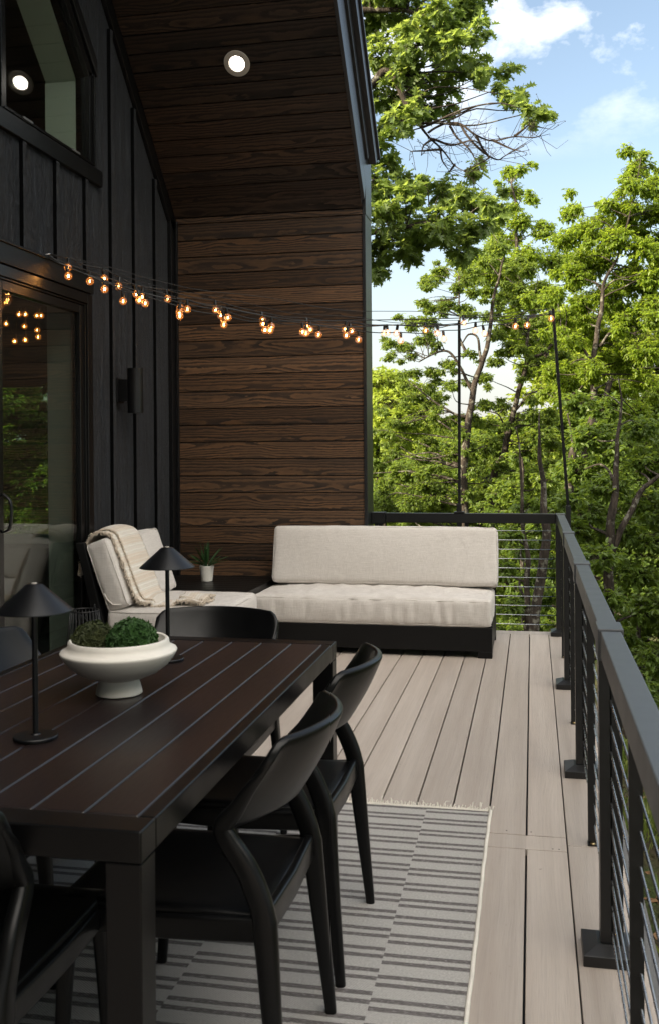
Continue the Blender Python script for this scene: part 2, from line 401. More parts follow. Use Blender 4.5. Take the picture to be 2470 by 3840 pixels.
def leaf_mat(name, c1, c2, tr, trf=.45, rough=.45):
    k = M(name); a = k.n('Attribute', None, out=2, attribute_name='tint'); v = k.obj()
    f = k.math('ADD', k.math('MULTIPLY', a, .75), k.math('MULTIPLY', k.noise(v, 1.1, 2), .35))
    c = k.mix(f, c1, c2); t = k.mix(f, tuple(q*.8 for q in tr), tuple(min(1, q*1.25) for q in tr))
    k.set_b(c, rough, .4)
    tl = k.n('BsdfTranslucent', {'Color': t})
    mx = k.n('MixShader', {0: trf, 1: k.b.outputs[0], 2: tl}); k.nt.links.new(mx, k.out.inputs[0]); MT[name] = k.m
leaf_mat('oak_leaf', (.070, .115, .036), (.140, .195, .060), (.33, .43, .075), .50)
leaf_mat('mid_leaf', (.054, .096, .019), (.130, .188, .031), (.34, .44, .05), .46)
leaf_mat('sun_leaf', (.072, .130, .015), (.185, .255, .023), (.42, .54, .04), .47)  # yellower, brighter copy with the sunlight put into the leaf colour
leaf_mat('far_leaf', (.13, .19, .024), (.27, .33, .045), (.50, .60, .07), .42)  # sunlight on the far trees put into the leaf colour
leaf_mat('dark_leaf', (.045, .086, .018), (.110, .165, .030), (.27, .37, .04), .44)  # darker copy with the shade put into the leaf colour
leaf_mat('moss_leaf', (.016, .05, .010), (.055, .13, .03), (.10, .22, .04), .25, .6)
leaf_mat('moss_brown', (.025, .035, .012), (.075, .085, .03), (.10, .14, .04), .25, .6)
leaf_mat('fern_leaf', (.016, .055, .017), (.04, .105, .03), (.06, .15, .03), .25)
leaf_mat('grass_blade', (.075, .14, .022), (.27, .28, .08), (.28, .38, .06), .35)
def bark_mat():
    k = M('bark'); v = k.obj(); n = k.noise(k.scale(v, (14, 14, 3)), 1, 5, .65); l = k.noise(v, 9, 3, .6); f = k.noise(k.scale(v, (60, 60, 12)), 1, 4, .7)
    c = k.mix(k.ramp(n, [(.35, 0), (.65, 1)]), (.017, .014, .012), (.060, .048, .039))
    c = k.mix(k.ramp(l, [(.56, 0), (.64, 1)]), c, (.15, .145, .12))
    MT['bark'] = k.set_b(c, .9, .2, None, k.bump(k.math('ADD', n, f), .02, 1))
    k = M('twig'); v = k.obj(); n = k.noise(v, 20, 3)
    MT['twig'] = k.set_b(k.mix(n, (.018, .014, .012), (.045, .035, .029)), .9, .2)
bark_mat()
def ground_mat():
    k = M('meadow_ground'); v = k.obj(); n = k.noise(v, 1.3, 5, .65); f = k.noise(v, 40, 4, .7); g = k.noise(v, 7, 4, .6)
    c = k.mix(k.ramp(n, [(.4, 0), (.62, 1)]), (.085, .066, .042), (.075, .115, .028))
    c = k.mix(k.ramp(g, [(.5, 0), (.7, 1)]), c, (.10, .085, .045))
    c = k.mix(k.math('MULTIPLY', k.ramp(f, [(.35, 1), (.6, 0)]), .6), c, (.022, .02, .012))
    MT['ground'] = k.set_b(c, .95, .1, None, k.bump(k.math('ADD', n, f), .05, 1))
    k = M('concrete_edge'); v = k.obj(); n = k.noise(v, 120, 4, .7)
    MT['concrete'] = k.set_b(k.mix(n, (.10, .10, .10), (.20, .20, .20)), .9, .2, None, k.bump(n, .002, 1))
ground_mat()
# ------------------------------------------------------------------ house
XL = -2.83; YW = 7.6; XE = -1.275; SL = 1.0075; RIDGE_Y = 3.4
def ceil(y): return 3.295 + SL*(YW-y)
house = empty('house', (XL, YW, 0))
tag(house, 'black board and batten house with its gable porch, brown plank wall and sloping plank ceiling', 'house')
def hp(mb, name, mat, parent=None, **kw):
    return mb.build(name, mat, parent or house, **kw)
house.location = (0, 0, 0)                # parts are modelled in world coordinates
# gable wall, with its door and window openings
w = MB(); xa, xb = XL-.15, XL
DR, DL, DT = 6.07, 3.86, 2.45             # door opening
WR, WL_, WB, WT = 6.12, 4.96, 3.305, 3.93  # window opening, right end height WT
wtop = lambda y: WT + SL*(WR-y)
w.prism([(WR, 0), (YW, 0), (YW, ceil(YW)), (WR, ceil(WR))], xa, xb)
w.prism([(DR, 0), (WR, 0), (WR, WB), (DR, WB)], xa, xb)
w.prism([(DL, DT), (DR, DT), (DR, WB), (DL, WB)], xa, xb)
w.prism([(WL_, wtop(WL_)), (WR, WT), (WR, ceil(WR)), (WL_, ceil(WL_))], xa, xb)
w.prism([(-.8, WB), (WL_, WB), (WL_, ceil(WL_)), (RIDGE_Y, ceil(RIDGE_Y)), (-.8, ceil(RIDGE_Y)-SL*(RIDGE_Y+.8))], xa, xb)
w.prism([(-.8, 0), (DL, 0), (DL, WB), (-.8, WB)], xa, xb)
bt = MB()
for k in range(-14, 6):
    y = 5.19+.403*k; b0, b1 = y-.022, y+.022
    zr = [(0.02, min(ceil(b1), ceil(RIDGE_Y)-abs(b0-RIDGE_Y)*SL)-.16)]
    if WL_-.05 < y < WR+.02: zr = [(2.575, 3.19)] if y > DL-.05 else zr
    elif DL-.05 < y < DR+.02: zr = [(2.575, zr[0][1])]
    for z0, z1 in zr: w.box(XL-.002, XL+.026, b0+.0016, b1-.0016, z0, z1-.001); bt.box(XL-.002, XL+.0235, b0, b1, z0+.001, z1)
hp(w, 'siding_wall', MT['siding'], bevel=.0012); hp(bt, 'batten_side_shade', MT['batten'])
t = MB()
t.box(XL-.002, XL+.026, DL-.05, DR+.012, DT+.006, 2.568); t.box(XL-.002, XL+.038, DL-.05, DR+.02, 2.568, 2.582)
hp(t, 'door_head_trim', MT['trim'], bevel=.003)
t = MB(); t.box(XL-.002, XL+.028, WL_-.1, WR+.11, 3.195, WB-.004); hp(t, 'window_sill_trim', MT['trim'], bevel=.004)
t = MB(); t.prism([(WR+.05, WT-.02), (WR+.05, WT+.085), (WL_-.4, wtop(WL_-.4)+.135), (WL_-.4, wtop(WL_-.4)+.03)], XL-.002, XL+.026)
hp(t, 'window_head_trim', MT['trim'], bevel=.004)
t = MB(); t.prism([(YW-.001, ceil(YW)-.15), (YW-.001, ceil(YW)-.004), (RIDGE_Y, ceil(RIDGE_Y)-.004), (RIDGE_Y, ceil(RIDGE_Y)-.15)], XL+.001, XL+.034)
hp(t, 'ceiling_trim', MT['trim'], bevel=.003)
t = MB(); t.box(XL+.001, XL+.034, YW-.10, YW-.001, 0.005, ceil(YW)-.02); t.box(XL+.034, XL+.056, YW-.026, YW-.001, .005, ceil(YW)-.03)
hp(t, 'corner_trim', MT['trim'], bevel=.003)
# sliding door
door = empty('sliding_door'); door.parent = house
f = MB(); X0, X1 = XL-.09, XL+.022
f.box(X0, X1, 5.995, DR-.002, .02, DT-.002); f.box(X0, X1, DL+.002, DL+.08, .02, DT-.002)
f.box(X0, X1, DL+.08, 5.995, 2.385, DT-.002); f.box(X0, X1+.02, DL+.002, DR-.002, .002, .02)
f.box(X0+.02, X1-.014, 5.985, 5.995, .02, 2.385); f.box(X0+.02, X1-.014, DL+.08, 5.985, 2.372, 2.385)
hp(f, 'door_frame', MT['door'], door, bevel=.003)
def leaf_panel(y0, y1, x):
    p = MB(); a, b = x-.022, x+.022
    p.box(a, b, y0, y0+.062, .03, 2.37); p.box(a, b, y1-.062, y1, .03, 2.37)
    p.box(a, b, y0+.062, y1-.062, 2.315, 2.37); p.box(a, b, y0+.062, y1-.062, .03, .12)
    return p
s1 = hp(leaf_panel(4.905, 5.984, XL-.020), 'door_panel', MT['door'], door, bevel=.004)
s2 = hp(leaf_panel(3.945, 4.96, XL-.066), 'door_panel', MT['door'], door, bevel=.004)
g = MB(); g.box(XL-.024, XL-.017, 4.966, 5.923, .118, 2.318); hp(g, 'glass_pane', MT['window_glass'], s1)
g = MB(); g.box(XL-.070, XL-.063, 4.005, 4.899, .118, 2.318); hp(g, 'glass_pane', MT['window_glass'], s2)
h = MB(); h.rsweep(spline([(XL+.002, 4.955, .99), (XL+.04, 4.955, 1.01), (XL+.052, 4.957, 1.08), (XL+.045, 4.957, 1.16), (XL+.002, 4.955, 1.20)], 5), [(.022, .012)]*21, rad=.45)
hp(h, 'door_handle', MT['black_powder_coat'], s1, smooth=True)
# upper window
win = empty('gable_window'); win.parent = house
f = MB(); X0, X1 = XL-.085, XL+.012; fw = .052
f.box(X0, X1, WR-fw, WR-.002, WB+.002, WT-.012); f.box(X0, X1, WL_+.002, WL_+fw, WB+.002, wtop(WL_)-.08)
f.box(X0, X1, WL_+fw, WR-fw, WB+.002, WB+.03)
f.prism([(WR-.002, WT-.012), (WR-.002, WT-.004), (WL_+.002, wtop(WL_)-.006), (WL_+.002, wtop(WL_)-.08), (WR-fw, WT-.085+fw*SL-.02)], X0, X1)
f.box(X1, X1+.02, WR-.016, WR-.004, WB+.002, WT-.03); f.box(X1, X1+.014, WL_+.01, WR-.02, WB+.002, WB+.014)
hp(f, 'window_frame', MT['door'], win, bevel=.002)
g = MB(); g.prism([(WL_+.05, WB+.028), (WR-fw+.002, WB+.028), (WR-fw+.002, WT-.06), (WL_+.05, wtop(WL_)-.075)], XL-.019, XL-.013)
hp(g, 'glass_pane', MT['window_glass'], win)
for y in (5.19, 5.80):
    s = MB(); s.box(X1+.001, X1+.008, y, y+.11, WB+.018, WB+.030); hp(s, 'sash_clip', MT['vinyl_spacer'], win)
# light plastered reveals and a dim room behind the glass
j = MB()
j.box(XL-.30, XL-.088, WR-.055, WR-.035, WB, WT-.07); j.box(XL-.30, XL-.088, WL_-.02, WR-.055, WB-.02, WB)
j.prism([(WR-.035, WT-.07), (WR-.035, WT-.05), (WL_, wtop(WL_)-.085), (WL_, wtop(WL_)-.105)], XL-.30, XL-.088)
hp(j, 'window_reveal', MT['interior_jamb'], win)
j = MB(); j.box(XL-.26, XL-.093, 5.985, 6.005, .02, 2.38); j.box(XL-.26, XL-.093, DL, 5.985, 2.38, 2.40); hp(j, 'door_reveal', MT['room_trim'], door)
rm = MB()
rm.box(-7.6, -7.5, -.5, 10.5, 0, 5.6); rm.box(-7.5, -2.985, -.5, 10.5, -.12, -.02); rm.box(-2.985, -2.9, 7.9, 10.5, -.1, 5.6)
rm.box(-7.5, -2.985, -.55, -.5, 0, 5.6); rm.box(-7.5, -3.0, -.5, 10.5, 5.6, 5.7)
rm.box(-7.5, -6.9, 10.5, 10.6, 0, 5.6); rm.box(-3.9, -2.985, 10.5, 10.6, 0, 5.6); rm.box(-6.9, -3.9, 10.5, 10.6, 2.18, 5.6)
hp(rm, 'room', MT['interior_wall'])
wf = MB(); wf.box(-5.43, -5.37, 10.51, 10.57, .0, 2.18); wf.box(-6.9, -3.9, 10.51, 10.57, .0, .10)
hp(wf, 'rear_window_frame', MT['door']); g = MB(); g.box(-6.9, -3.9, 10.535, 10.541, .1, 2.18); hp(g, 'rear_window_pane', MT['rear_glass'])
kb = MB(); kb.box(-5.0, -4.1, 7.9, 8.8, .0, .60); kb.box(-5.04, -4.06, 7.86, 8.84, .60, .64); hp(kb, 'room_cabinet', MT['room_trim'], bevel=.006)
# plank wall at the porch end
p = MB(); z = .0114-.1348
while z < ceil(YW)-.003:
    z0, z1 = max(z+.0045, .004), min(z+.1348-.0032, ceil(YW)-.002)
    if z1-z0 > .01: p.box(XL+.036, XE-.002, YW, YW+.018, z0, z1)
    z += .1348
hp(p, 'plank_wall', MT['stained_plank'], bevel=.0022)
b = MB(); b.box(XL+.001, XE-.002, YW+.012, YW+.27, .001, ceil(YW)+.02); hp(b, 'wall_backing', MT['trim'])
e = MB(); e.box(XE-.001, XE+.024, YW-.012, YW+.275, -.25, 3.245)
hp(e, 'corner_board', MT['rake'], bevel=.003)
# plank ceiling under the slope (prisms along X)
c = MB(); k = -1; y1 = 7.597
edges = [7.597] + [6.562+.0943*i for i in range(9, -34, -1)]
for a, b_ in zip(edges[:-1], edges[1:]):
    ya, yb = a-.003, b_+.003
    if yb > RIDGE_Y and ya > yb: c.prism([(ya, ceil(ya)), (yb, ceil(yb)), (yb+.012, ceil(yb)+.012), (ya+.012, ceil(ya)+.012)], XL+.035, XE-.001)
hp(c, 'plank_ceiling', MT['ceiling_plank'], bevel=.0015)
nw = MB(); nw.box(XL+.001, XE-.002, -1.05, -.8, -.2, ceil(RIDGE_Y)-SL*(RIDGE_Y+.8)+.02); hp(nw, 'near_end_wall', MT['stained_plank'])
# roof body and stepped rake
def band(off0, off1, ylow, x0, x1, yhi=RIDGE_Y, ylow1=None):
    ylow1 = ylow if ylow1 is None else ylow1
    return [(ylow, ceil(ylow)+off0), (yhi, ceil(yhi)+off0), (yhi, ceil(yhi)+off1), (ylow1, ceil(ylow1)+off1)]
r = MB(); r.prism(band(.022, .66, 7.72, 0, 0, ylow1=7.80), -9, XE-.002)
lowN = -1.0; zN = lambda y, off: ceil(RIDGE_Y)-SL*(RIDGE_Y-y)+off
r.prism([(RIDGE_Y, ceil(RIDGE_Y)+.022), (lowN, zN(lowN, .022)), (lowN, zN(lowN, .66)), (RIDGE_Y, ceil(RIDGE_Y)+.66)], -9, XE-.002)
hp(r, 'roof', MT['roof_metal'])
q = MB()
q.prism(band(-.002, .186, 7.545, 0, 0, ylow1=7.60), XE, XE+.027)
q.prism(band(.190, .374, 7.66, 0, 0, ylow1=7.74), XE, XE+.0265)
hp(q, 'frieze_board', MT['rake'], bevel=.002)
q = MB(); q.prism(band(.376, .518, 7.60, 0, 0, ylow1=7.68), XE, XE+.0465); hp(q, 'frieze_board', MT['rake'], bevel=.002)
q = MB(); q.prism(band(.52, .686, 7.743, 0, 0, ylow1=7.83), XE, XE+.087); hp(q, 'rake_board', MT['rake'], bevel=.002)
q = MB(); q.prism(band(.690, .73, 7.85, 0, 0), XE-.3, XE+.105); hp(q, 'drip_edge', MT['roof_metal'], bevel=.002)
g = MB(); g.box(XE-.001, XE+.026, YW+.0, YW+.275, 3.249, 3.74); hp(g, 'corner_board', MT['rake'], bevel=.003)
# the main block of the house behind the porch
hb = MB(); hb.box(XL+.2, XE-.004, YW+.276, 7.9, -2.5, 3.5); hb.box(-9, XL-.16, -.8, YW+.27, -2.5, -.125); hp(hb, 'foundation', MT['far_house'])

# recessed light
dl = empty('recessed_light'); tag(dl, 'round lit recessed light in the sloping dark plank ceiling', 'ceiling light')
dl.location = (-2.015, 6.745, ceil(6.745)-.001); dl.rotation_euler = (R(180-45.2), 0, 0)
MB().lathe([(.094, 0), (.093, .005), (.066, .009), (.058, .008), (.0515, .0015), (.0515, .0005), (.094, .0005)], 48).build('trim_ring', MT['downlight_ring'], dl, smooth=30)
MB().lathe([(0, .0032), (.0505, .0032), (.0505, .001), (0, .001)], 40).build('lens', MT['lamp_disc'], dl)
# wall sconce
s = empty('wall_sconce', (XL, 6.5, 1.85)); tag(s, 'black cylinder up-down sconce on the batten wall beside the sliding door', 'wall lamp')
MB().box(.0, .026, -.06, .06, -.085, .085).build('back_plate', MT['lamp_black'], s, bevel=.003)
MB().box(.026, .09, -.035, .035, -.075, .075).build('arm', MT['lamp_black'], s, bevel=.002)
MB().lathe([(.050, -.158), (.055, -.158), (.055, .152), (.050, .152), (.050, .10), (0, .10)], 40, (.135, 0, 0)).build('shade', MT['lamp_black'], s, smooth=40)

# ------------------------------------------------------------------ deck
B = .1445; S0 = -.032
d = MB(); gap = .0034; yF = 7.765; yN0, yN1 = 3.597, 3.722
k = -22
def brd(x0, x1, y0, y1, z=0): d.box(x0, x1, y0, y1, z-.025, z)
for k in range(-20, 1):
    x0, x1 = S0+B*(k-1)+gap, S0+B*k-gap
    if x1 < XL: continue
    x0 = max(x0, XL+.002)
    if k < 0 or True:
        brd(x0, x1, yN1+.006, yF-gap); brd(x0, x1, -2.6, yN0-.0045)
brd(S0+gap, S0+B-gap, yN1+.006, yF-gap); brd(S0+gap, S0+B-gap, -2.6, yN0-.0045)
brd(XL+.002, S0+B-gap, yN0, yN1)                     # the crosswise joint board
brd(S0+B+gap*.3, .30, 3.655, yF-gap); brd(S0+B+gap*.3, .30, -2.6, 3.652)   # border board under the rail
brd(XE+.03, .30, yF, 7.895)
deck = d.build('deck', MT['deck'], bevel=.0022); tag(deck, kind='structure')
jo = MB(); jo.box(XL, .27, -2.6, 7.87, -.30, -.05); jo.box(.272, .30, -2.6, 7.895, -.30, -.03)
o = jo.build('deck_base', MT['black_frame']); tag(o, kind='structure')
sl = MB(); sl.box(.302, .345, -2.6, 7.9, -.36, -.045); o = sl.build('deck_curb', MT['concrete']); tag(o, kind='structure')
sg = MB()
for xx, yy in [(-.105, 3.755), (-.015, 3.758), (-.18, 3.56), (.06, 3.612), (.082, 3.612), (-.25, 3.757)]: sg.lathe([(.0035, 0.0003), (.0035, .0006), (0, .0007)], 8, (xx, yy, 0))
o = sg.build('deck_screws', MT['wire_black']); tag(o, kind='structure')

# ------------------------------------------------------------------ railings
RX = .207; RT = .92
def base_cover(x, y):
    m_ = MB(); h0 = .08; h1 = .040
    vs = [(x-h0, y-h0, .001), (x+h0, y-h0, .001), (x+h0, y+h0, .001), (x-h0, y+h0, .001),
          (x-h0, y-h0, .030), (x+h0, y-h0, .030), (x+h0, y+h0, .030), (x-h0, y+h0, .030),
          (x-h1, y-h1, .048), (x+h1, y-h1, .048), (x+h1, y+h1, .048), (x-h1, y+h1, .048)]
    m_.add(vs, [(0, 1, 5, 4), (1, 2, 6, 5), (2, 3, 7, 6), (3, 0, 4, 7), (4, 5, 9, 8), (5, 6, 10, 9), (6, 7, 11, 10), (7, 4, 8, 11), (8, 9, 10, 11)])
    return m_
def post(parent, x, y, wd=.062):
    m_ = MB(); a = wd/2
    m_.box(x-a, x-.0015, y-a, y+a, .002, RT-.076); m_.box(x+.0015, x+a, y-a+.002, y+a, .002, RT-.076); m_.box(x-.0015, x+.0015, y-a+.006, y+a-.002, .002, RT-.076)
    o = m_.build('post', MT['black_powder_coat'], parent, bevel=.0025)
    base_cover(x, y).build('base_cover', MT['black_powder_coat'], o, bevel=.002)
    return o
rs = empty('deck_railing'); tag(rs, 'black metal cable railing running along the right edge of the deck', 'railing')
PY = [7.77, 6.085, 4.475, 2.885, 1.29, -.3]
for y in PY: post(rs, RX, y, .078 if y == 7.77 else .062)
for a, b_ in zip(PY[:-1], PY[1:]):
    m_ = MB(); m_.box(RX-.0275, RX+.0275, b_+.062, a-.062, RT-.075, RT); m_.build('top_rail', MT['rail_sheen'], rs, bevel=.003)
    ym = (a+b_)/2
    m_ = MB(); m_.box(RX-.022, RX+.006, ym-.006, ym+.006, .006, RT-.076); m_.box(RX-.024, RX+.012, ym-.022, ym+.022, .001, .006)
    o = m_.build('cable_spacer', MT['black_powder_coat'], rs, bevel=.0015)
    m_ = MB(); m_.lathe([(.010, .006), (.009, .011), (.004, .012)], 10, (RX-.006, ym-.014, 0)); m_.build('screw', MT['screw_brass'], o, smooth=True)
    if b_ == PY[1] or True:
        m_ = MB(); 
for y in PY:
    m_ = MB(); m_.box(RX-.0345, RX+.0345, y-.062, y+.062, RT-.082, RT+.006); m_.build('rail_bracket', MT['rail_sheen'], rs, bevel=.003)
CZ = [.075+.0718*i for i in range(11)]
for z in CZ:
    m_ = MB(); m_.tube([(RX, -.4, z), (RX, 7.77, z)], .0028, 8); m_.build('cable', MT['steel_cable'], rs, smooth=True)
rb = empty('deck_railing'); tag(rb, 'short black cable railing between the plank wall and the far deck corner behind the sofa', 'railing')
m_ = MB(); m_.box(XE+.14, RX-.036, 7.77-.0275, 7.77+.0275, RT-.075+.006, RT+.006); m_.build('top_rail', MT['black_powder_coat'], rb, bevel=.003)
m_ = MB(); m_.box(XE+.026, XE+.138, 7.77-.0345, 7.77+.0345, RT-.080, RT+.012); m_.build('rail_bracket', MT['black_powder_coat'], rb, bevel=.003)
post(rb, XE+.085, 7.77)
for z in CZ:
    m_ = MB(); m_.tube([(XE+.03, 7.77, z), (RX, 7.77, z)], .0028, 8); m_.build('cable', MT['steel_cable'], rb, smooth=True)
m_ = MB(); m_.box(-.52, -.49, 7.764, 7.776, .002, RT-.07); m_.build('cable_spacer', MT['black_powder_coat'], rb, bevel=.0015)
# string light poles
def pole(x, y, xt, yt, zt, label, lo):
    r_ = empty('light_pole', (x, y, 0)); tag(r_, label, 'pole', 'slim poles that carry the string lights')
    m_ = MB(); m_.rsweep([(0, 0, lo), (0, 0, .97), (xt-x, yt-y, zt)], [(.022, .022)]*3, rad=.15); m_.build('shaft', MT['lamp_black'], r_)
    m_ = MB(); m_.box(-.019, .019, -.019, .019, lo-.02, .99) if lo < .5 else m_.box(-.018, .018, -.018, .018, RT-.1, 1.0)
    m_.box(-.04, .04, -.036, .036, RT+.0075, RT+.019) if lo > .5 else None
    m_.build('clamp_sleeve', MT['black_powder_coat'], r_, bevel=.002)
pole(-.560, 7.77, -.550, 7.77, 2.425, 'slim upright black pole on the back rail above the sofa, holding string lights', .93)
pole(.262, 7.72, .158, 7.62, 2.47, 'slim leaning black pole outside the far rail corner, holding the ends of the string lights', .30)

# ------------------------------------------------------------------ rug
FZ = .0065
rug = MB(); rug.box(-2.32, -.176, 1.15, 3.925, .0006, FZ); rg = rug.build('rug', MT['rug'], bevel=.002)
tag(rg, 'flatwoven pale grey rug with offset dark stripes under the dining table', 'rug')
m_ = MB(); pts = [(-.172+.0014*math.sin(y*5)+.0006*math.sin(y*31), y, .0058+.001*math.sin(y*23)) for y in np.arange(1.15, 3.945, .02)]
m_.tube(pts, .0065, 8); m_.build('edge_binding', MT['rug_binding'], rg, smooth=True)
m_ = MB(); m_.tube([(x, 3.93+.0015*math.sin(x*40), .006) for x in np.arange(-2.32, -.17, .02)], .0055, 6)
x = -2.32
while x < -.165:
    L = random.uniform(.016, .034); a = random.gauss(0, .35); b = random.uniform(.0, .012)
    if random.random() < .04: L *= 1.8; b += .012
    p0 = Vector((x, 3.932, .006)); p1 = p0+Vector((math.sin(a)*L*.5, L*.6, b+.002)); p2 = p0+Vector((math.sin(a)*L, L, max(.002, b-.004)))
    m_.tube([p0, p1, p2], [.0024, .002, .0011], 4); x += random.uniform(.0035, .0075)
m_.build('fringe', MT['rug_binding'], rg, smooth=True)

# ------------------------------------------------------------------ dining table
TX0, TX1, TY0, TY1, TZ = -1.591, -.675, 1.637, 3.402, .757
tb = empty('dining_table', ((TX0+TX1)/2, (TY0+TY1)/2, FZ)); tag(tb, 'long near-black slatted outdoor dining table standing on the striped rug', 'table')
cx, cy = tb.location.x, tb.location.y
def T(x, y, z): return (x-cx, y-cy, z-FZ)
def tbox(m_, x0, x1, y0, y1, z0, z1): m_.box(x0-cx, x1-cx, y0-cy, y1-cy, z0-FZ, z1-FZ)
m_ = MB(); n = 8; a0, a1 = TX0+.0335, TX1-.034; pt = (a1-a0)/n
for i in range(n): tbox(m_, a0+pt*i+.0006, a0+pt*(i+1)-.0006, TY0+.0715, TY1-.0665, TZ-.022, TZ)
m_.build('tabletop', MT['table'], tb, bevel=.005, seg=4)
m_ = MB(); tbox(m_, TX0, TX0+.033, TY0+.0705, TY1-.0655, TZ-.058, TZ); tbox(m_, TX1-.033, TX1, TY0+.0705, TY1-.0655, TZ-.058, TZ)
tbox(m_, TX0, TX1, TY0, TY0+.07, TZ-.058, TZ); tbox(m_, TX0, TX1, TY1-.065, TY1, TZ-.058, TZ)
tbox(m_, TX0+.1, TX1-.1, TY0+.55, TY0+.59, TZ-.056, TZ-.023); tbox(m_, TX0+.1, TX1-.1, TY1-.59, TY1-.55, TZ-.056, TZ-.023)
m_.build('frame', MT['table_frame'], tb, bevel=.004, seg=4)
for x0 in (TX0+.0005, TX1-.0685):
    for y0 in (TY0+.0005, TY1-.0685):
        m_ = MB(); tbox(m_, x0, x0+.068, y0, y0+.068, FZ, TZ-.0585); m_.build('leg', MT['table_frame'], tb, bevel=.003)

# ------------------------------------------------------------------ dining chairs
def make_chair(label, mat):
    r_ = empty('dining_chair'); tag(r_, label, 'chair', 'moulded dining chairs round the table')
    # backrest shell
    nu, nv = 28, 10; vs = []; fs = []
    for j in range(nv+1):
        v = j/nv
        for i in range(nu+1):
            u = -1+2*i/nu; k = 1-abs(u)**2.0
            hw = .214+.024*math.sin(v*PI*.6)
            xe, xc = .155+.108*v**.9, .255+.098*v
            ze, zc = .628+.192*v, .640+.184*v
            z = ze+(zc-ze)*k
            if v > .5: z -= .034*max(0, (abs(u)-.84)/.16)**2.2*(v-.5)*2
            vs.append((xe+(xc-xe)*k+.012*math.sin(PI*v)*k*.6, u*hw, z))
    for j in range(nv):
        for i in range(nu): fs.append((j*(nu+1)+i, j*(nu+1)+i+1, (j+1)*(nu+1)+i+1, (j+1)*(nu+1)+i))
    m_ = MB(); m_.add(vs, fs); o = m_.build('backrest', mat, r_, smooth=True)
    sd = o.modifiers.new('solid', 'SOLIDIFY'); sd.thickness = .021; sd.offset = 0
    bv = o.modifiers.new('bevel', 'BEVEL'); bv.width = .007; bv.segments = 3; bv.limit_method = 'ANGLE'; bv.angle_limit = R(50)
    for s_ in (-1, 1):
        P = spline([(.283, s_*.246, 0), (.262, s_*.236, .22), (.246, s_*.224, .40), (.236, s_*.221, .47), (.205, s_*.2195, .545), (.162, s_*.216, .605), (.152, s_*.214, .632), (.179, s_*.2205, .666), (.213, s_*.2290, .716), (.238, s_*.2325, .746), (.256, s_*.2325, .768)], 6)
        n = len(P); W = []
        for i in range(n):
            t = i/(n-1); z = P[i].z
            if z < .45 and t < .5: h = .027+.027*(z/.45); wd = .024+.008*(z/.45)
            else:
                q = (t-.36)/.64; q = max(0, min(1, q)); h = .050-.022*q; wd = .031-.006*q
                if t > .66: f_ = (t-.66)/.34; h *= 1-.66*f_; wd *= 1-.58*f_
            W.append((wd, h))
        m_ = MB(); m_.rsweep(P, W, rad=.38); m_.build('leg', mat, r_, smooth=40)
        P = [(-.226, s_*.214, 0), (-.214, s_*.206, .25), (-.204, s_*.200, .42)]
        m_ = MB(); m_.rsweep(P, [(.024, .026), (.029, .034), (.034, .044)], rad=.35); m_.build('leg', mat, r_, smooth=40)
    m_ = MB()
    for s_ in (-1, 1):
        m_.rsweep(spline([(-.21, s_*.205, .414), (0, s_*.212, .412), (.235, s_*.221, .426)], 6), [(.024, .052)]*13, rad=.3)
    m_.rsweep([(.240, -.212, .430), (.246, 0, .428), (.240, .212, .430)], [(.022, .060)]*3, side=(1, 0, 0), rad=.3)
    m_.rsweep([(-.206, -.2, .412), (-.210, 0, .412), (-.206, .2, .412)], [(.022, .052)]*3, side=(1, 0, 0), rad=.3)
    m_.build('seat_frame', mat, r_, smooth=40)
    vs, fs = rbox(.006, 0, .443, .232, .213, .010, .009, (14, 14, 3)); vs = [Vector((p.x, p.y, p.z-.010*max(0, 1-(p.x/.2)**2)*max(0, 1-(p.y/.19)**2))) for p in vs]
    m_ = MB(); m_.add(vs, fs); o = m_.build('seat', mat, r_, smooth=True); weld(o)
    return r_
ch = make_chair('black moulded chair on the right side of the table, nearest the camera', MT['black_plastic'])
XC = -.79
places = [(XC, 2.205, 0, None), (XC, 2.822, 0, 'black moulded chair on the right side of the table, near its far right leg'),
          (-1.155, 3.285, 90, 'black moulded chair at the far table end, back turned to the sofa'),
          (-1.134, 1.825, -90, 'black moulded chair at the near table end in the lower left corner'),
          (-1.477, 2.215, 180, 'black moulded chair across the table, mostly hidden under its left side'),
          (-1.465, 2.93, 180, 'black moulded chair with its back rising beyond the left table edge')]
for i, (x, y, rz, lab) in enumerate(places):
    o = ch if i == 0 else copy_tree(ch)
    o.location = (x, y, FZ); o.rotation_euler = (0, 0, R(rz))
    if lab: o['label'] = lab

# ------------------------------------------------------------------ table lamps, bowl
def make_lamp(label):
    r_ = empty('table_lamp'); tag(r_, label, 'lamp', 'black cone table lamps on the dining table')
    MB().lathe([(0, 0), (.049, 0), (.051, .003), (.051, .007), (.049, .009), (.012, .0105), (.010, .013), (0, .013)], 48).build('base', MT['lamp_black'], r_, smooth=35)
    MB().lathe([(.0066, .0132), (.0066, .345), (0, .345)], 20).build('stem', MT['lamp_black'], r_, smooth=35)
    MB().lathe([(0, .3605), (.016, .3605), (.020, .3585), (.0868, .2985), (.0872, .2965), (.086, .2965), (.018, .356), (0, .357)], 64).build('shade', MT['lamp_black'], r_, smooth=25)
    MB().lathe([(.0065, .3607), (.0065, .363), (0, .3635)], 16).build('finial', MT['downlight_ring'], r_, smooth=35)
    return r_
lp = make_lamp('slim black table lamp with cone shade at the left picture edge, nearer than the bowl'); lp.location = (-1.136, 2.128, TZ+.0004)
lp2 = copy_tree(lp); lp2.location = (-1.140, 2.998, TZ+.0004); lp2['label'] = 'slim black table lamp with cone shade at the far table end, beyond the bowl'
BX, BY = -1.118, 2.565
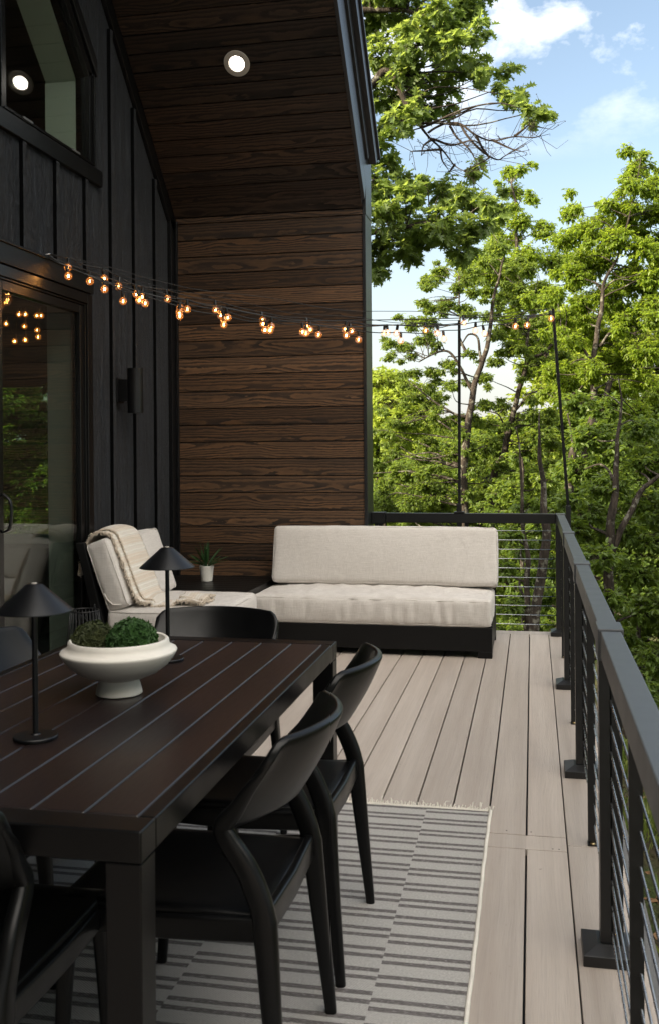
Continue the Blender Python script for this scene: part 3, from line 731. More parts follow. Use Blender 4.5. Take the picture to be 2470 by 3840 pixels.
bw = MB(); bw.lathe([(0, .0), (.060, .0), (.0635, .003), (.062, .012), (.0535, .041), (.056, .0445), (.078, .049), (.108, .061), (.134, .081), (.150, .101), (.1572, .113), (.1588, .118), (.1575, .1215), (.148, .1255), (.1405, .131), (.1375, .139), (.1365, .148), (.132, .152), (.126, .150), (.124, .142), (.110, .100), (.05, .075), (0, .072)], 72, (0, 0, 0))
o = bw.build('bowl', MT['ceramic'], None, smooth=50, loc=(BX, BY, TZ+.0004)); tag(o, 'off-white pedestal bowl with ribbed rim on the dining table, holding two moss balls', 'bowl')

# ------------------------------------------------------------------ leaves
def leaf_mesh(name, pos, dirs, nrm, size, tint, mat, parent=None, shape='simple', loc=None):
    """every leaf two folded halves; pos/dirs/nrm (N,3)"""
    N = len(pos)
    if shape == 'oak':
        h = np.array([(0, 0), (.05, .16), (.30, .22), (.12, .36), (.44, .56), (.13, .62), (.30, .86), (.07, .84), (0, 1.05)])
    elif shape == 'pointed':
        h = np.array([(0, 0), (.17, .22), (.23, .50), (.15, .80), (0, 1.0)])
    elif shape == 'blade':
        h = np.array([(0, 0), (.035, .05), (.03, .6), (0, 1.0)])
    else:
        h = np.array([(0, 0), (.24, .38), (.17, .75), (0, 1.0)])
    K = len(h)
    dirs = dirs/np.linalg.norm(dirs, axis=1, keepdims=True)
    side = np.cross(dirs, nrm); side /= np.linalg.norm(side, axis=1, keepdims=True)+1e-9
    up = np.cross(side, dirs)
    fold = .35
    L = size[:, None]
    allv = np.zeros((N, 2*K, 3), np.float32)
    for sgn, o in ((1, 0), (-1, K)):
        for j in range(K):
            w_, l_ = h[j]
            allv[:, o+j] = pos + dirs*(l_*L) + side*(sgn*w_*L) + up*((fold*w_ - .22*l_*l_)*L)
    nv = N*2*K
    me = bpy.data.meshes.new(name); me.vertices.add(nv); me.vertices.foreach_set('co', allv.reshape(-1))
    nf = N*2; me.loops.add(nf*K); me.polygons.add(nf)
    idx = np.arange(nv, dtype=np.int32).reshape(nf, K).copy(); idx[1::2] = idx[1::2, ::-1]
    me.loops.foreach_set('vertex_index', idx.reshape(-1))
    me.polygons.foreach_set('loop_start', np.arange(0, nf*K, K, dtype=np.int32))
    me.update(calc_edges=True)
    at_ = me.attributes.new('tint', 'FLOAT', 'FACE'); at_.data.foreach_set('value', np.repeat(tint, 2).astype(np.float32))
    me.materials.append(mat)
    o = bpy.data.objects.new(name, me)
    if loc is not None: o.location = loc
    return link(o, parent)
def unit(n):
    v = rng.normal(size=(n, 3)); return v/np.linalg.norm(v, axis=1, keepdims=True)
def moss_ball(x, y, z, r, label, mat):
    r_ = empty('moss_ball', (x, y, z)); tag(r_, label, 'moss ball', 'boxwood moss balls in the bowl')
    m_ = MB(); m_.lathe([(0, -r*.9)]+[(r*.9*math.cos(a), r*.9*math.sin(a)) for a in np.linspace(-1.4, 1.4, 14)]+[(0, r*.9)], 24); m_.build('core', mat, r_, smooth=True)
    n = 620; i = np.arange(n)+.5; ph = np.arccos(1-2*i/n); th = PI*(1+5**.5)*i
    c = np.stack([np.cos(th)*np.sin(ph), np.sin(th)*np.sin(ph), np.cos(ph)], 1)
    c += rng.normal(size=c.shape)*.03; c /= np.linalg.norm(c, axis=1, keepdims=True)
    k = 8; C = np.repeat(c, k, 0); rad = np.repeat(r*(1+.05*rng.normal(size=n)), k)
    t = unit(n*k); t -= C*np.sum(t*C, 1, keepdims=True); t /= np.linalg.norm(t, axis=1, keepdims=True)
    d_ = t*.8+C*rng.uniform(.3, 1.0, (n*k, 1)); tint = np.clip(np.repeat(rng.uniform(0, 1, n), k)*.7+rng.uniform(0, .3, n*k), 0, 1)
    leaf_mesh('leaves', C*rad[:, None]*.92, d_, C, rng.uniform(.009, .015, n*k), tint, mat, r_)
moss_ball(-1.192, 2.565, TZ+.131, .062, 'smaller olive-brown moss ball in the left half of the white bowl', MT['moss_brown'])
moss_ball(-1.076, 2.560, TZ+.138, .069, 'larger bright green moss ball in the right half of the white bowl', MT['moss_leaf'])

# ------------------------------------------------------------------ lounge set
def cushion(name, parent, c, h, r, n, puff, wr, seed, rot=None, piv=None, edge=.0, mat='linen', fscale=6, folds=0):
    vs, fs = rbox(0, 0, 0, *h, r, n, puff, wr, seed, fscale)
    if folds:
        for v in vs:
            f_ = max(0, min(1, (-v.y-h[1]+.06)/.05))*max(0, 1-(v.z/h[2])**2)**.5; a_ = noise.noise(Vector((v.x*17+seed, v.z*2.5, 1.7)))
            v.y += folds*f_*(max(0, a_)*2.0-.3)
            v.z += folds*.7*max(0, v.z/h[2])*(1-(v.x/h[0])**4)*noise.noise(Vector((v.x*13, v.y*9, seed)))*(1-f_)
    M_ = Matrix.Translation(Vector(c)) @ (rot or Matrix.Identity(4))
    m_ = MB(); m_.add([M_ @ v for v in vs], fs); o = m_.build(name, MT[mat], parent, smooth=True); weld(o, 2e-4)
    return o, M_
def piping(o_parent, M_, loops, rad=.0032):
    m_ = MB()
    for lp_ in loops: m_.tube([M_ @ Vector(p) for p in lp_], rad, 6)
    m_.build('piping', MT['linen'], o_parent, smooth=True)
def ring(hx, hy, z, r=.03, k=5, sag=0):
    P = []
    for sx, sy, a0 in ((1, 1, 0), (-1, 1, 90), (-1, -1, 180), (1, -1, 270)):
        for i in range(k+1):
            a = R(a0+90*i/k); P.append((sx*(hx-r)+r*math.cos(a), sy*(hy-r)+r*math.sin(a), z))
    P.append(P[0]); out = []
    for a, b in zip(P[:-1], P[1:]):
        n = max(1, int((Vector(b)-Vector(a)).length/.08))
        for i in range(n): out.append(tuple(Vector(a).lerp(Vector(b), i/n)))
    return [(p[0], p[1], p[2]+.004*noise.noise(Vector(p)*7)) for p in out+[P[0]]]
# sofa
sx0, sx1, sy0, sy1 = -1.968, -.276, 6.81, 7.55
sf = empty('sofa', ((sx0+sx1)/2, (sy0+sy1)/2, 0)); tag(sf, 'armless two-seat outdoor sofa with pale linen cushions on a black base by the far railing', 'sofa')
ox, oy = sf.location.x, sf.location.y
m_ = MB(); sb = lambda a, b, c_, d_, e_, f_: m_.box(a-ox, b-ox, c_-oy, d_-oy, e_, f_)
sb(sx0, sx1, sy0, sy0+.03, .046, .208); sb(sx0, sx0+.03, sy0+.0305, sy1-.03, .046, .235); sb(sx1-.03, sx1, sy0+.0305, sy1-.03, .046, .235)
sb(sx0, sx1, sy1-.0295, sy1, .046, .24); sb(sx0+.03, sx1-.03, sy0+.03, sy1-.03, .17, .198)
m_.build('frame', MT['black_frame'], sf, bevel=.003)
m_ = MB(); m_.prism([(sy1-.09-oy, .24), (sy1-.05-oy, .24), (sy1+.035-oy, .74), (sy1+.0-oy, .74)], sx0+.05-ox, sx1-.05-ox); m_.build('back_frame', MT['black_frame'], sf, bevel=.003)
for xx in (sx0, sx1-.098):
    for yy in (sy0+.001, sy1-.076):
        m_ = MB(); sb(xx+.0005, xx+.0975, yy, yy+.075, .0005, .046); m_.build('leg', MT['black_frame'], sf, bevel=.003)
o, Mx = cushion('seat_cushion', sf, (-1.118-ox, 7.105-oy, .304), (.838, .302, .095), .030, (130, 30, 12), (.004, .012, .030), .0045, 3.1, fscale=9, folds=.012)
piping(o, Mx, [ring(.833, .298, .083, .03), ring(.833, .298, -.084, .03)])
o, Mx = cushion('back_cushion', sf, (-1.09-ox, 7.355-oy, .628), (.836, .076, .212), .028, (50, 8, 20), (.004, .030, .010), .004, 9.4, Matrix.Rotation(R(-14), 4, 'X'), fscale=5)
rx = Matrix.Rotation(R(90), 4, 'X')
piping(o, Mx @ rx, [ring(.832, .208, .064, .03), ring(.832, .208, -.064, .03)])
# lounge chair against the house wall, facing +X
ly0, ly1 = 5.775, 6.655
lc = empty('lounge_chair', (-2.30, (ly0+ly1)/2, 0)); tag(lc, 'armless lounge chair with pale linen cushions against the batten wall, throw over its back', 'lounge chair')
ox, oy = lc.location.x, lc.location.y
m_ = MB(); sb = lambda a, b, c_, d_, e_, f_: m_.box(a-ox, b-ox, c_-oy, d_-oy, e_, f_)
sb(-2.70, -1.905, ly0, ly0+.03, .05, .235); sb(-2.70, -1.905, ly1-.03, ly1, .05, .235); sb(-1.905, -1.876, ly0, ly1, .05, .225); sb(-2.73, -2.7005, ly0, ly1, .05, .235); sb(-2.70, -1.905, ly0+.03, ly1-.03, .19, .22)
m_.build('frame', MT['black_frame'], lc, bevel=.003)
m_ = MB()
for ya in (ly0-.004, ly1-.036): m_.prism([(-2.60-ox, .06), (-2.535-ox, .06), (-2.745-ox, .855), (-2.80-ox, .855)], ya-oy, ya+.04-oy, axis='y')
m_.prism([(-2.775-ox, .74), (-2.755-ox, .74), (-2.79-ox, .85), (-2.80-ox, .85)], ly0+.0365-oy, ly1-.0365-oy, axis='y')
m_.prism([(-2.70-ox, .46), (-2.68-ox, .46), (-2.71-ox, .57), (-2.73-ox, .57)], ly0+.0365-oy, ly1-.0365-oy, axis='y')
m_.build('back_frame', MT['black_frame'], lc, bevel=.003)
for xx in (-2.70, -1.955):
    for yy in (ly0+.002, ly1-.082):
        m_ = MB(); sb(xx, xx+.07, yy, yy+.08, .0005, .05); m_.build('leg', MT['black_frame'], lc, bevel=.003)
o, Mx = cushion('seat_cushion', lc, (-2.235-ox, (ly0+ly1)/2-oy, .340), (.365, .440, .100), .034, (26, 30, 10), (.006, .006, .022), .005, 5.2)
piping(o, Mx, [ring(.360, .436, .087, .034), ring(.360, .436, -.088, .034)])
o, Mx = cushion('back_cushion', lc, (-2.595-ox, (ly0+ly1)/2-oy, .655), (.075, .438, .222), .032, (8, 30, 20), (.026, .006, .012), .0045, 7.7, Matrix.Rotation(R(-20), 4, 'Y'))
ry = Matrix.Rotation(R(90), 4, 'Y')
piping(o, Mx @ ry, [ring(.218, .434, .064, .03), ring(.218, .434, -.064, .03)])
m_ = MB(); m_.tube([Mx @ Vector(p) for p in [(-.05, -.447, -.10), (-.045, -.449, -.14), (-.02, -.449, -.185), (.03, -.446, -.20)]], .005, 6); m_.build('zip_pull', MT['linen'], o, smooth=True)
# throw blanket
def throw():
    r_ = empty('throw_blanket', (-2.40, 6.0, .46)); tag(r_, 'cream and beige striped fringed throw draped over the lounge chair back and seat', 'blanket')
    prof = spline([(-2.80, 0, .64), (-2.775, 0, .78), (-2.735, 0, .875), (-2.675, 0, .908), (-2.605, 0, .895), (-2.560, 0, .82), (-2.510, 0, .70), (-2.462, 0, .58), (-2.415, 0, .49), (-2.355, 0, .468), (-2.27, 0, .472), (-2.18, 0, .474), (-2.09, 0, .468), (-2.02, 0, .462)], 5)
    n = len(prof)
    for layer in (0, 1):
        nw = 16; vs = []; uvs = []; fs = []
        for i, p in enumerate(prof):
            t = i/(n-1); a = prof[min(i+1, n-1)]-prof[max(i-1, 0)]; nn = Vector((-a.z, 0, a.x)).normalized(); nn = nn if nn.z > -.3 or nn.x > 0 else -nn
            if nn.x < 0 and t > .45: nn = -nn
            top = max(0, 1-abs(t-.25)/.25)
            yn = 5.845 + .03*math.sin(t*9)*(.3+t) + .02*t + (.072-.035*t if layer else 0) - .01*top
            yf = 6.275 - .13*t + .015*math.sin(t*13+1) + (0 if layer else -.01)
            if t > .66: q = (t-.66)/.34; yf -= .03*q; yn += .02*q
            for j in range(nw+1):
                v = j/nw; y = yn+(yf-yn)*v
                off = .006 + layer*.014 + .012*(noise.noise(Vector((t*7, y*9, layer*3.3)))+.4)*(.4+1.2*max(0, t-.5)) + .012*math.sin(v*PI)*(layer)
                if t > .62: off += .010*abs(math.sin(y*34+t*22))*min(1, (t-.62)*6)
                q = p+nn*max(.003, off)
                vs.append((q.x+2.40, y-6.0, q.z-.46)); uvs.append((t*1.0, v))
        for i in range(n-1):
            for j in range(nw): fs.append((i*(nw+1)+j, i*(nw+1)+j+1, (i+1)*(nw+1)+j+1, (i+1)*(nw+1)+j))
        m_ = MB(); m_.add(vs, fs); o = m_.build('cloth', MT['throw'], r_, smooth=True)
        ul = o.data.uv_layers.new(name='UVMap')
        vi = np.zeros(len(o.data.loops), np.int32); o.data.loops.foreach_get('vertex_index', vi)
        ul.data.foreach_set('uv', np.array(uvs, np.float32)[vi].reshape(-1))
        sd = o.modifiers.new('solid', 'SOLIDIFY'); sd.thickness = .009; sd.offset = 0
        m_ = MB()
        rows = [(i, 0, -1) for i in range(n-1)]
        for i, j, sg in rows:
            for q in range(5 if layer else 9):
                f_ = random.random(); a = Vector(vs[i*(nw+1)]).lerp(Vector(vs[(i+1)*(nw+1)]), f_)
                L = random.uniform(.012, .024)*(1.15 if layer == 0 else .55); dr = Vector((random.gauss(0, .55), -1, random.gauss(-.25, .5))).normalized()
                m_.tube([a, a+dr*L*.55+Vector((0, 0, .003)), a+dr*L+Vector((random.gauss(0, .004), 0, -.006))], [.0026, .0026, .0014], 4)
        for j in range(nw):
            for q in range(6):
                a = Vector(vs[(n-1)*(nw+1)+j]).lerp(Vector(vs[(n-1)*(nw+1)+j+1]), random.random()); L = random.uniform(.010, .022)
                dr = Vector((1, random.gauss(0, .6), random.gauss(-.3, .4))).normalized(); m_.tube([a, a+dr*L*.6, a+dr*L+Vector((0, 0, -.005))], [.0026, .0024, .0013], 4)
        m_.build('fringe', MT['throw_plain'], r_, smooth=True)
throw()
# corner table
ct = empty('corner_table', (-2.39, 7.13, 0)); tag(ct, 'low black slatted corner table between the lounge chair and the sofa, holding a small plant', 'side table')
m_ = MB(); n = 8; w0 = .84/n
for i in range(n): m_.box(-.41, .408, -.41+w0*i+.003, -.41+w0*(i+1)-.003, .408, .430)
m_.build('tabletop', MT['dark_wood_table'], ct, bevel=.002)
m_ = MB(); m_.box(.409, .432, -.44, .45, .33, .434); m_.box(-.43, -.411, -.44, .45, .33, .434); m_.box(-.411, .409, -.44, -.413, .33, .434); m_.box(-.411, .409, .433, .45, .33, .434)
m_.build('frame', MT['dark_wood_table'], ct, bevel=.002)
for xx in (-.428, .37):
    for yy in (-.438, .39):
        m_ = MB(); m_.box(xx, xx+.06, yy, yy+.058, .0005, .3295); m_.build('leg', MT['dark_wood_table'], ct, bevel=.002)
# plant in a pot
pp = empty('potted_plant', (-2.437, 7.245, .4312)); tag(pp, 'small fern-like plant in a white pot standing on the black corner table', 'plant')
MB().lathe([(0, 0), (.040, 0), (.043, .003), (.0535, .100), (.056, .101), (.0565, .118), (.054, .120), (.050, .116), (.048, .105), (0, .104)], 40).build('pot', MT['pot_clay'], pp, smooth=35)
ps, ds, ns, sz, tn = [], [], [], [], []
m_ = MB()
for i in range(20):
    az = 2*PI*i/20+random.uniform(-.2, .2); el = R(random.uniform(28, 80)); L = random.uniform(.16, .225)
    if i % 3 == 0: el = R(random.uniform(22, 40)); L *= 1.02
    dv = Vector((math.cos(az)*math.cos(el), math.sin(az)*math.cos(el), math.sin(el)))
    P = [Vector((0, 0, .104)) + dv*L*t + Vector((0, 0, -.05))*t*t*math.cos(el) for t in np.linspace(0, 1, 16)]
    m_.tube(P, [.0022-.0014*k/15 for k in range(16)], 5)
    sd = dv.cross(Vector((0, 0, 1))).normalized()
    for k in range(3, 16):
        t = k/15; ll = .030*math.sin(PI*min(1, t*.72+.18))**.8*(1-.35*t)
        for s_ in (-1, 1):
            tang = (P[min(k+1, 15)]-P[k-1]).normalized()
            ps.append(P[k]); ds.append(tang*1.25+sd*s_*.7); ns.append(sd.cross(dv)+Vector((0, 0, .3))); sz.append(ll); tn.append(random.random())
m_.build('stems', MT['fern_leaf'], pp, smooth=True)
leaf_mesh('fronds', np.array([tuple(v) for v in ps]), np.array([tuple(v) for v in ds]), np.array([tuple(v) for v in ns]), np.array(sz), np.array(tn), MT['fern_leaf'], pp, 'pointed')
# wire lanterns
def lantern(x, y, h, r0, r1, label):
    r_ = empty('wire_lantern', (x, y, 0)); tag(r_, label, 'lantern', 'black wire lanterns beside the lounge chair')
    m_ = MB(); k = 26; pr = lambda t: r0+(r1-r0)*(1-t)**1.3
    for i in range(k):
        a = 2*PI*i/k; m_.tube([(pr(t)*math.cos(a), pr(t)*math.sin(a), .004+(h-.004)*t) for t in (0, .25, .5, .75, 1)], .0019, 5)
    for t in (0, 1): m_.tube([(pr(t)*math.cos(a), pr(t)*math.sin(a), .004+(h-.004)*t) for a in np.linspace(0, 2*PI, 40)], .0036, 6)
    m_.build('cage', MT['wire_black'], r_, smooth=True)
    m_ = MB()
    for a in (R(70), R(250)):
        c_ = Vector((r0*math.cos(a), r0*math.sin(a), h)); m_.tube([c_+Vector((0, .010*math.cos(q), .012+.012*math.sin(q))) for q in np.linspace(-PI/2, PI*1.2, 14)], .0022, 5)
    P = spline([(r0*math.cos(R(70)), r0*math.sin(R(70)), h+.012), (r0*1.02, .02, h-.10), (r0*math.cos(R(250)), r0*math.sin(R(250)), h+.012)], 8); m_.tube(P, .0022, 5)
    m_.build('handle', MT['wire_black'], r_, smooth=True)
    m_ = MB(); m_.lathe([(0, .004), (r1*.96, .004), (r1*.96, .010), (0, .010)], 30); m_.build('base', MT['wire_black'], r_)
lantern(-2.47, 5.2, .533, .079, .165, 'taller black wire lantern standing by the sliding door')
lantern(-2.20, 5.15, .444, .068, .13, 'shorter black wire lantern, only its top ring showing behind the moss balls')

# ------------------------------------------------------------------ string lights
HK = Vector((-2.80, 5.443, 2.597)); P1 = Vector((-.552, 7.765, 2.402)); P2 = Vector((.160, 7.62, 2.445))
BA = {0:(-2.716,5.53,2.531),3:(-2.557,5.695,2.485),5:(-2.493,5.761,2.446),7:(-2.411,5.845,2.407),11:(-2.263,5.999,2.395),16:(-2.025,6.245,2.351),21:(-1.777,6.502,2.307),26:(-1.529,6.759,2.29),31:(-1.307,6.989,2.286),35:(-1.062,7.243,2.28),39:(-.786,7.528,2.323),
 2:(-2.621,5.628,2.461),8:(-2.384,5.874,2.394),12:(-2.203,6.061,2.346),17:(-1.998,6.273,2.317),22:(-1.775,6.504,2.281),29:(-1.51,6.778,2.266),33:(-1.263,7.034,2.278),36:(-1.037,7.268,2.287),42:(-.515,7.80,2.405)}
BBp = {1:(-2.704,5.511,2.476),9:(-2.357,5.758,2.354),15:(-2.109,5.934,2.314),19:(-1.892,6.088,2.275),25:(-1.652,6.259,2.231),27:(-1.474,6.385,2.204),32:(-1.218,6.567,2.193),37:(-.91,6.786,2.222),40:(-.647,6.973,2.237),43:(-.393,7.154,2.267),45:(-.115,7.351,2.313),47:(.143,7.54,2.385),
 4:(-2.529,5.635,2.41),6:(-2.438,5.701,2.344),10:(-2.327,5.78,2.337),13:(-2.151,5.905,2.294),14:(-2.149,5.906,2.27),18:(-1.915,6.072,2.26),20:(-1.915,6.072,2.228),23:(-1.688,6.233,2.205),24:(-1.66,6.253,2.205),28:(-1.455,6.399,2.196),30:(-1.382,6.451,2.19),34:(-1.144,6.62,2.168),38:(-.882,6.806,2.173),41:(-.603,7.004,2.199),44:(-.33,7.199,2.25),46:(-.032,7.41,2.326)}
def bulb(parent, p, o0):
    p = Vector(p)-o0; tl = Vector((random.gauss(0, .14), random.gauss(0, .14), 1)).normalized()
    rot = tl.to_track_quat('Z', 'X').to_matrix().to_4x4(); Mx = Matrix.Translation(p) @ rot
    def pl(m_):
        m_.v = [tuple(Mx @ Vector(v)) for v in m_.v]; return m_
    r = .0235
    g = pl(MB().lathe([(0, -r)]+[(r*math.cos(a), r*math.sin(a)) for a in np.linspace(-1.35, .95, 12)]+[(.0095, .0225), (.0085, .028)], 20)).build('bulb', MT['bulb_glass'], parent, smooth=True)
    pl(MB().tube([(-.0035, 0, -.007), (-.0030, 0, .008)], .0026, 6).tube([(.0035, 0, -.007), (.003, 0, .008)], .0026, 6)).build('filament', MT['filament'], g)
    pl(MB().lathe([(.0078, .0235), (.0098, .026), (.0102, .045), (.0085, .060), (.004, .064), (0, .064)], 14)).build('socket', MT['wire_black'], g, smooth=30)
    return Mx @ Vector((0, 0, .060))
def string(label, ids, pts, end, tail):
    r_ = empty('string_lights', HK); tag(r_, label, 'string lights', 'globe string lights over the deck'); o0 = HK
    for q, row in enumerate(ids):
        tops = [Vector((0, 0, 0))+Vector((0, 0, -.012*q))]
        tp = [bulb(r_, pts[i], o0) for i in row]
        tp.sort(key=lambda v: v.x)
        cl = tops[:1]
        for v in tp:
            if (v-cl[-1]).length > .05: cl.append(v)
        e = end-o0+Vector((0, 0, -.01*q))
        while len(cl) > 2 and cl[-1].x > e.x-.03: cl.pop()
        cl.append(e)
        full = [cl[0]]
        for a, b in zip(cl[:-1], cl[1:]):      # a little slack between sockets
            mid = (a+b)/2; L = (b-a).length; full.append(mid+Vector((random.gauss(0, .008), random.gauss(0, .008), -.02*min(1, L/.5)*random.uniform(.2, 1.3)))); full.append(b)
        MB().tube(spline(full, 6), .0036, 6).build('wire', MT['wire_black'], r_, smooth=True)
    sag = .22 if tail else .27
    for q in range(1):
        P = [Vector((0, 0, .006)).lerp(end-o0+Vector((0, 0, .012)), t)+Vector((random.gauss(0, .004), random.gauss(0, .004), -4*(sag-.05*q)*t*(1-t)*.55+.012*math.sin(t*21+q))) for t in np.linspace(0, 1, 26)]
        MB().tube(spline(P, 3), .0022, 5).build('wire', MT['wire_black'], r_, smooth=True)
string('globe string lights running from the door head to the upright pole on the back rail', [[0,3,5,7,11,16,21,26,31,35,39], [2,8,12,17,22,29,33,36,42]], BA, P1, True)
string('globe string lights running from the door head to the leaning pole outside the rail corner', [[1,9,15,19,25,27,32,37,40,43,45,47], [4,6,10,13,18,23,28,30,34,38,41,44,46], [14,20,24]], BBp, P2, False)
il = empty('string_lights', at(95, 700, 7.2)); tag(il, 'small amber bulbs added inside the house for the amber dots in the sliding door glass', 'string lights')  # bulbs added indoors to give the amber dots in the glass
ip = [at(x, y, 7.2) for x, y in [(15,757),(45,735),(60,735),(58,763),(87,738),(97,738),(88,772),(90,788),(35,798),(60,795),(130,704),(150,749),(163,770)]]; io = il.location
for p_ in ip: bulb(il, p_, io)
MB().tube(spline([p_-io+Vector((0, 0, .06)) for p_ in sorted(ip, key=lambda v: v.x)], 5), .003, 5).build('wire', MT['wire_black'], il, smooth=True)
hk = MB(); hk.tube([(XL-.002, 5.42, 2.592), (XL+.03, 5.42, 2.592), (XL+.045, 5.44, 2.60), (XL+.04, 5.46, 2.612)], .003, 6)
o = hk.build('wall_hook', MT['steel_cable'], None, smooth=True); tag(o, 'small silver hook above the sliding door where the string lights start', 'hook')

# ------------------------------------------------------------------ ground and hills
def zg(x, y):
    z = -1.2-.05*(y-4)
    if y > 10: z -= .26*(min(y, 34)-10)
    if y > 90: z += .235*(min(y, 150)-90)+.03*max(0, y-150)
    return z + .10*noise.noise(Vector((x*.3, y*.3, 0)))*min(1, max(.3, y/10))
ys = [-8, -4, -1, 1, 3, 4, 5, 6, 7, 8, 9, 10, 11, 12, 14, 16, 18, 20, 24, 28, 34, 40, 50, 65, 90, 100, 115, 130, 150, 180, 260, 420]
xs = [-260, -150, -90, -50, -30, -20, -14, -9, -6, -4, -2.8, -1.8, -.9, .1, .45, .8, 1.4, 2, 3, 4, 6, 9, 13, 18, 26, 40, 60, 90, 150, 260]
g = MB(); g.add([(x, y, zg(x, y)) for y in ys for x in xs], [(j*len(xs)+i, j*len(xs)+i+1, (j+1)*len(xs)+i+1, (j+1)*len(xs)+i) for j in range(len(ys)-1) for i in range(len(xs)-1)])
o = g.build('ground', MT['ground'], smooth=True); tag(o, kind='structure')
n = 26000; gx = rng.uniform(.42, 3.6, n); gy = rng.uniform(2.2, 11, n)
pt = np.array([noise.noise(Vector((a*1.1, b*1.1, 4))) for a, b in zip(gx, gy)]); keep = pt > rng.uniform(-.35, .30, n); gx, gy = gx[keep], gy[keep]; n = len(gx)
gp = np.stack([gx, gy, [zg(a, b) for a, b in zip(gx, gy)]], 1)
gd = np.stack([rng.normal(0, .45, n), rng.normal(0, .45, n), np.ones(n)], 1)
o = leaf_mesh('grass', gp, gd, unit(n), rng.uniform(.07, .19, n), rng.uniform(0, 1, n), MT['grass_blade'], None, 'blade'); tag(o, kind='stuff', label='sparse green and straw grass on the slope below the deck')
n = 2600; gx = rng.uniform(.42, 4.5, n); gy = rng.uniform(2.5, 13, n)
gp = np.stack([gx, gy, [zg(a, b)+.01 for a, b in zip(gx, gy)]], 1); gd = unit(n)*[1, 1, .15]
leaf_mat('dry_leaf', (.12, .06, .025), (.26, .15, .07), (.2, .12, .05), .15, .8)
o = leaf_mesh('fallen_leaves', gp, gd, np.tile([0, 0, 1.], (n, 1))+unit(n)*.3, rng.uniform(.05, .10, n), rng.uniform(0, 1, n), MT['dry_leaf']); tag(o, kind='stuff', label='dry brown leaves scattered on the slope below the deck')

# ------------------------------------------------------------------ trees
def twig_mesh(name, A, Bp, r, mat, parent):
    """thin three-sided twigs from A to Bp"""
    A = np.asarray(A, np.float32); Bp = np.asarray(Bp, np.float32); N = len(A)
    t = Bp-A; t /= np.linalg.norm(t, axis=1, keepdims=True)+1e-9
    a = np.cross(t, np.tile([.3, .2, 1.], (N, 1))); a /= np.linalg.norm(a, axis=1, keepdims=True)+1e-9; b = np.cross(t, a)
    v = np.zeros((N, 6, 3), np.float32); r = np.broadcast_to(np.asarray(r), (N,))[:, None]
    for j in range(3):
        c_ = a*math.cos(2.094*j)+b*math.sin(2.094*j); v[:, j] = A+c_*r; v[:, 3+j] = Bp+c_*r*.35
    base = np.arange(N)[:, None, None]*6; q = np.array([[0, 1, 4, 3], [1, 2, 5, 4], [2, 0, 3, 5]])[None]
    idx = (base+q).reshape(-1).astype(np.int32)
    me = bpy.data.meshes.new(name); me.vertices.add(N*6); me.vertices.foreach_set('co', v.reshape(-1))
    me.loops.add(len(idx)); me.polygons.add(N*3); me.loops.foreach_set('vertex_index', idx); me.polygons.foreach_set('loop_start', np.arange(0, len(idx), 4, dtype=np.int32))
    me.update(calc_edges=True); me.materials.append(mat); return link(bpy.data.objects.new(name, me), parent)
def jag(P, amp, n=5):
    out = []
    for i, p in enumerate(spline(P, n)):
        out.append(p+Vector(noise.noise_vector(p*2.1))*amp if i else p)
    return out
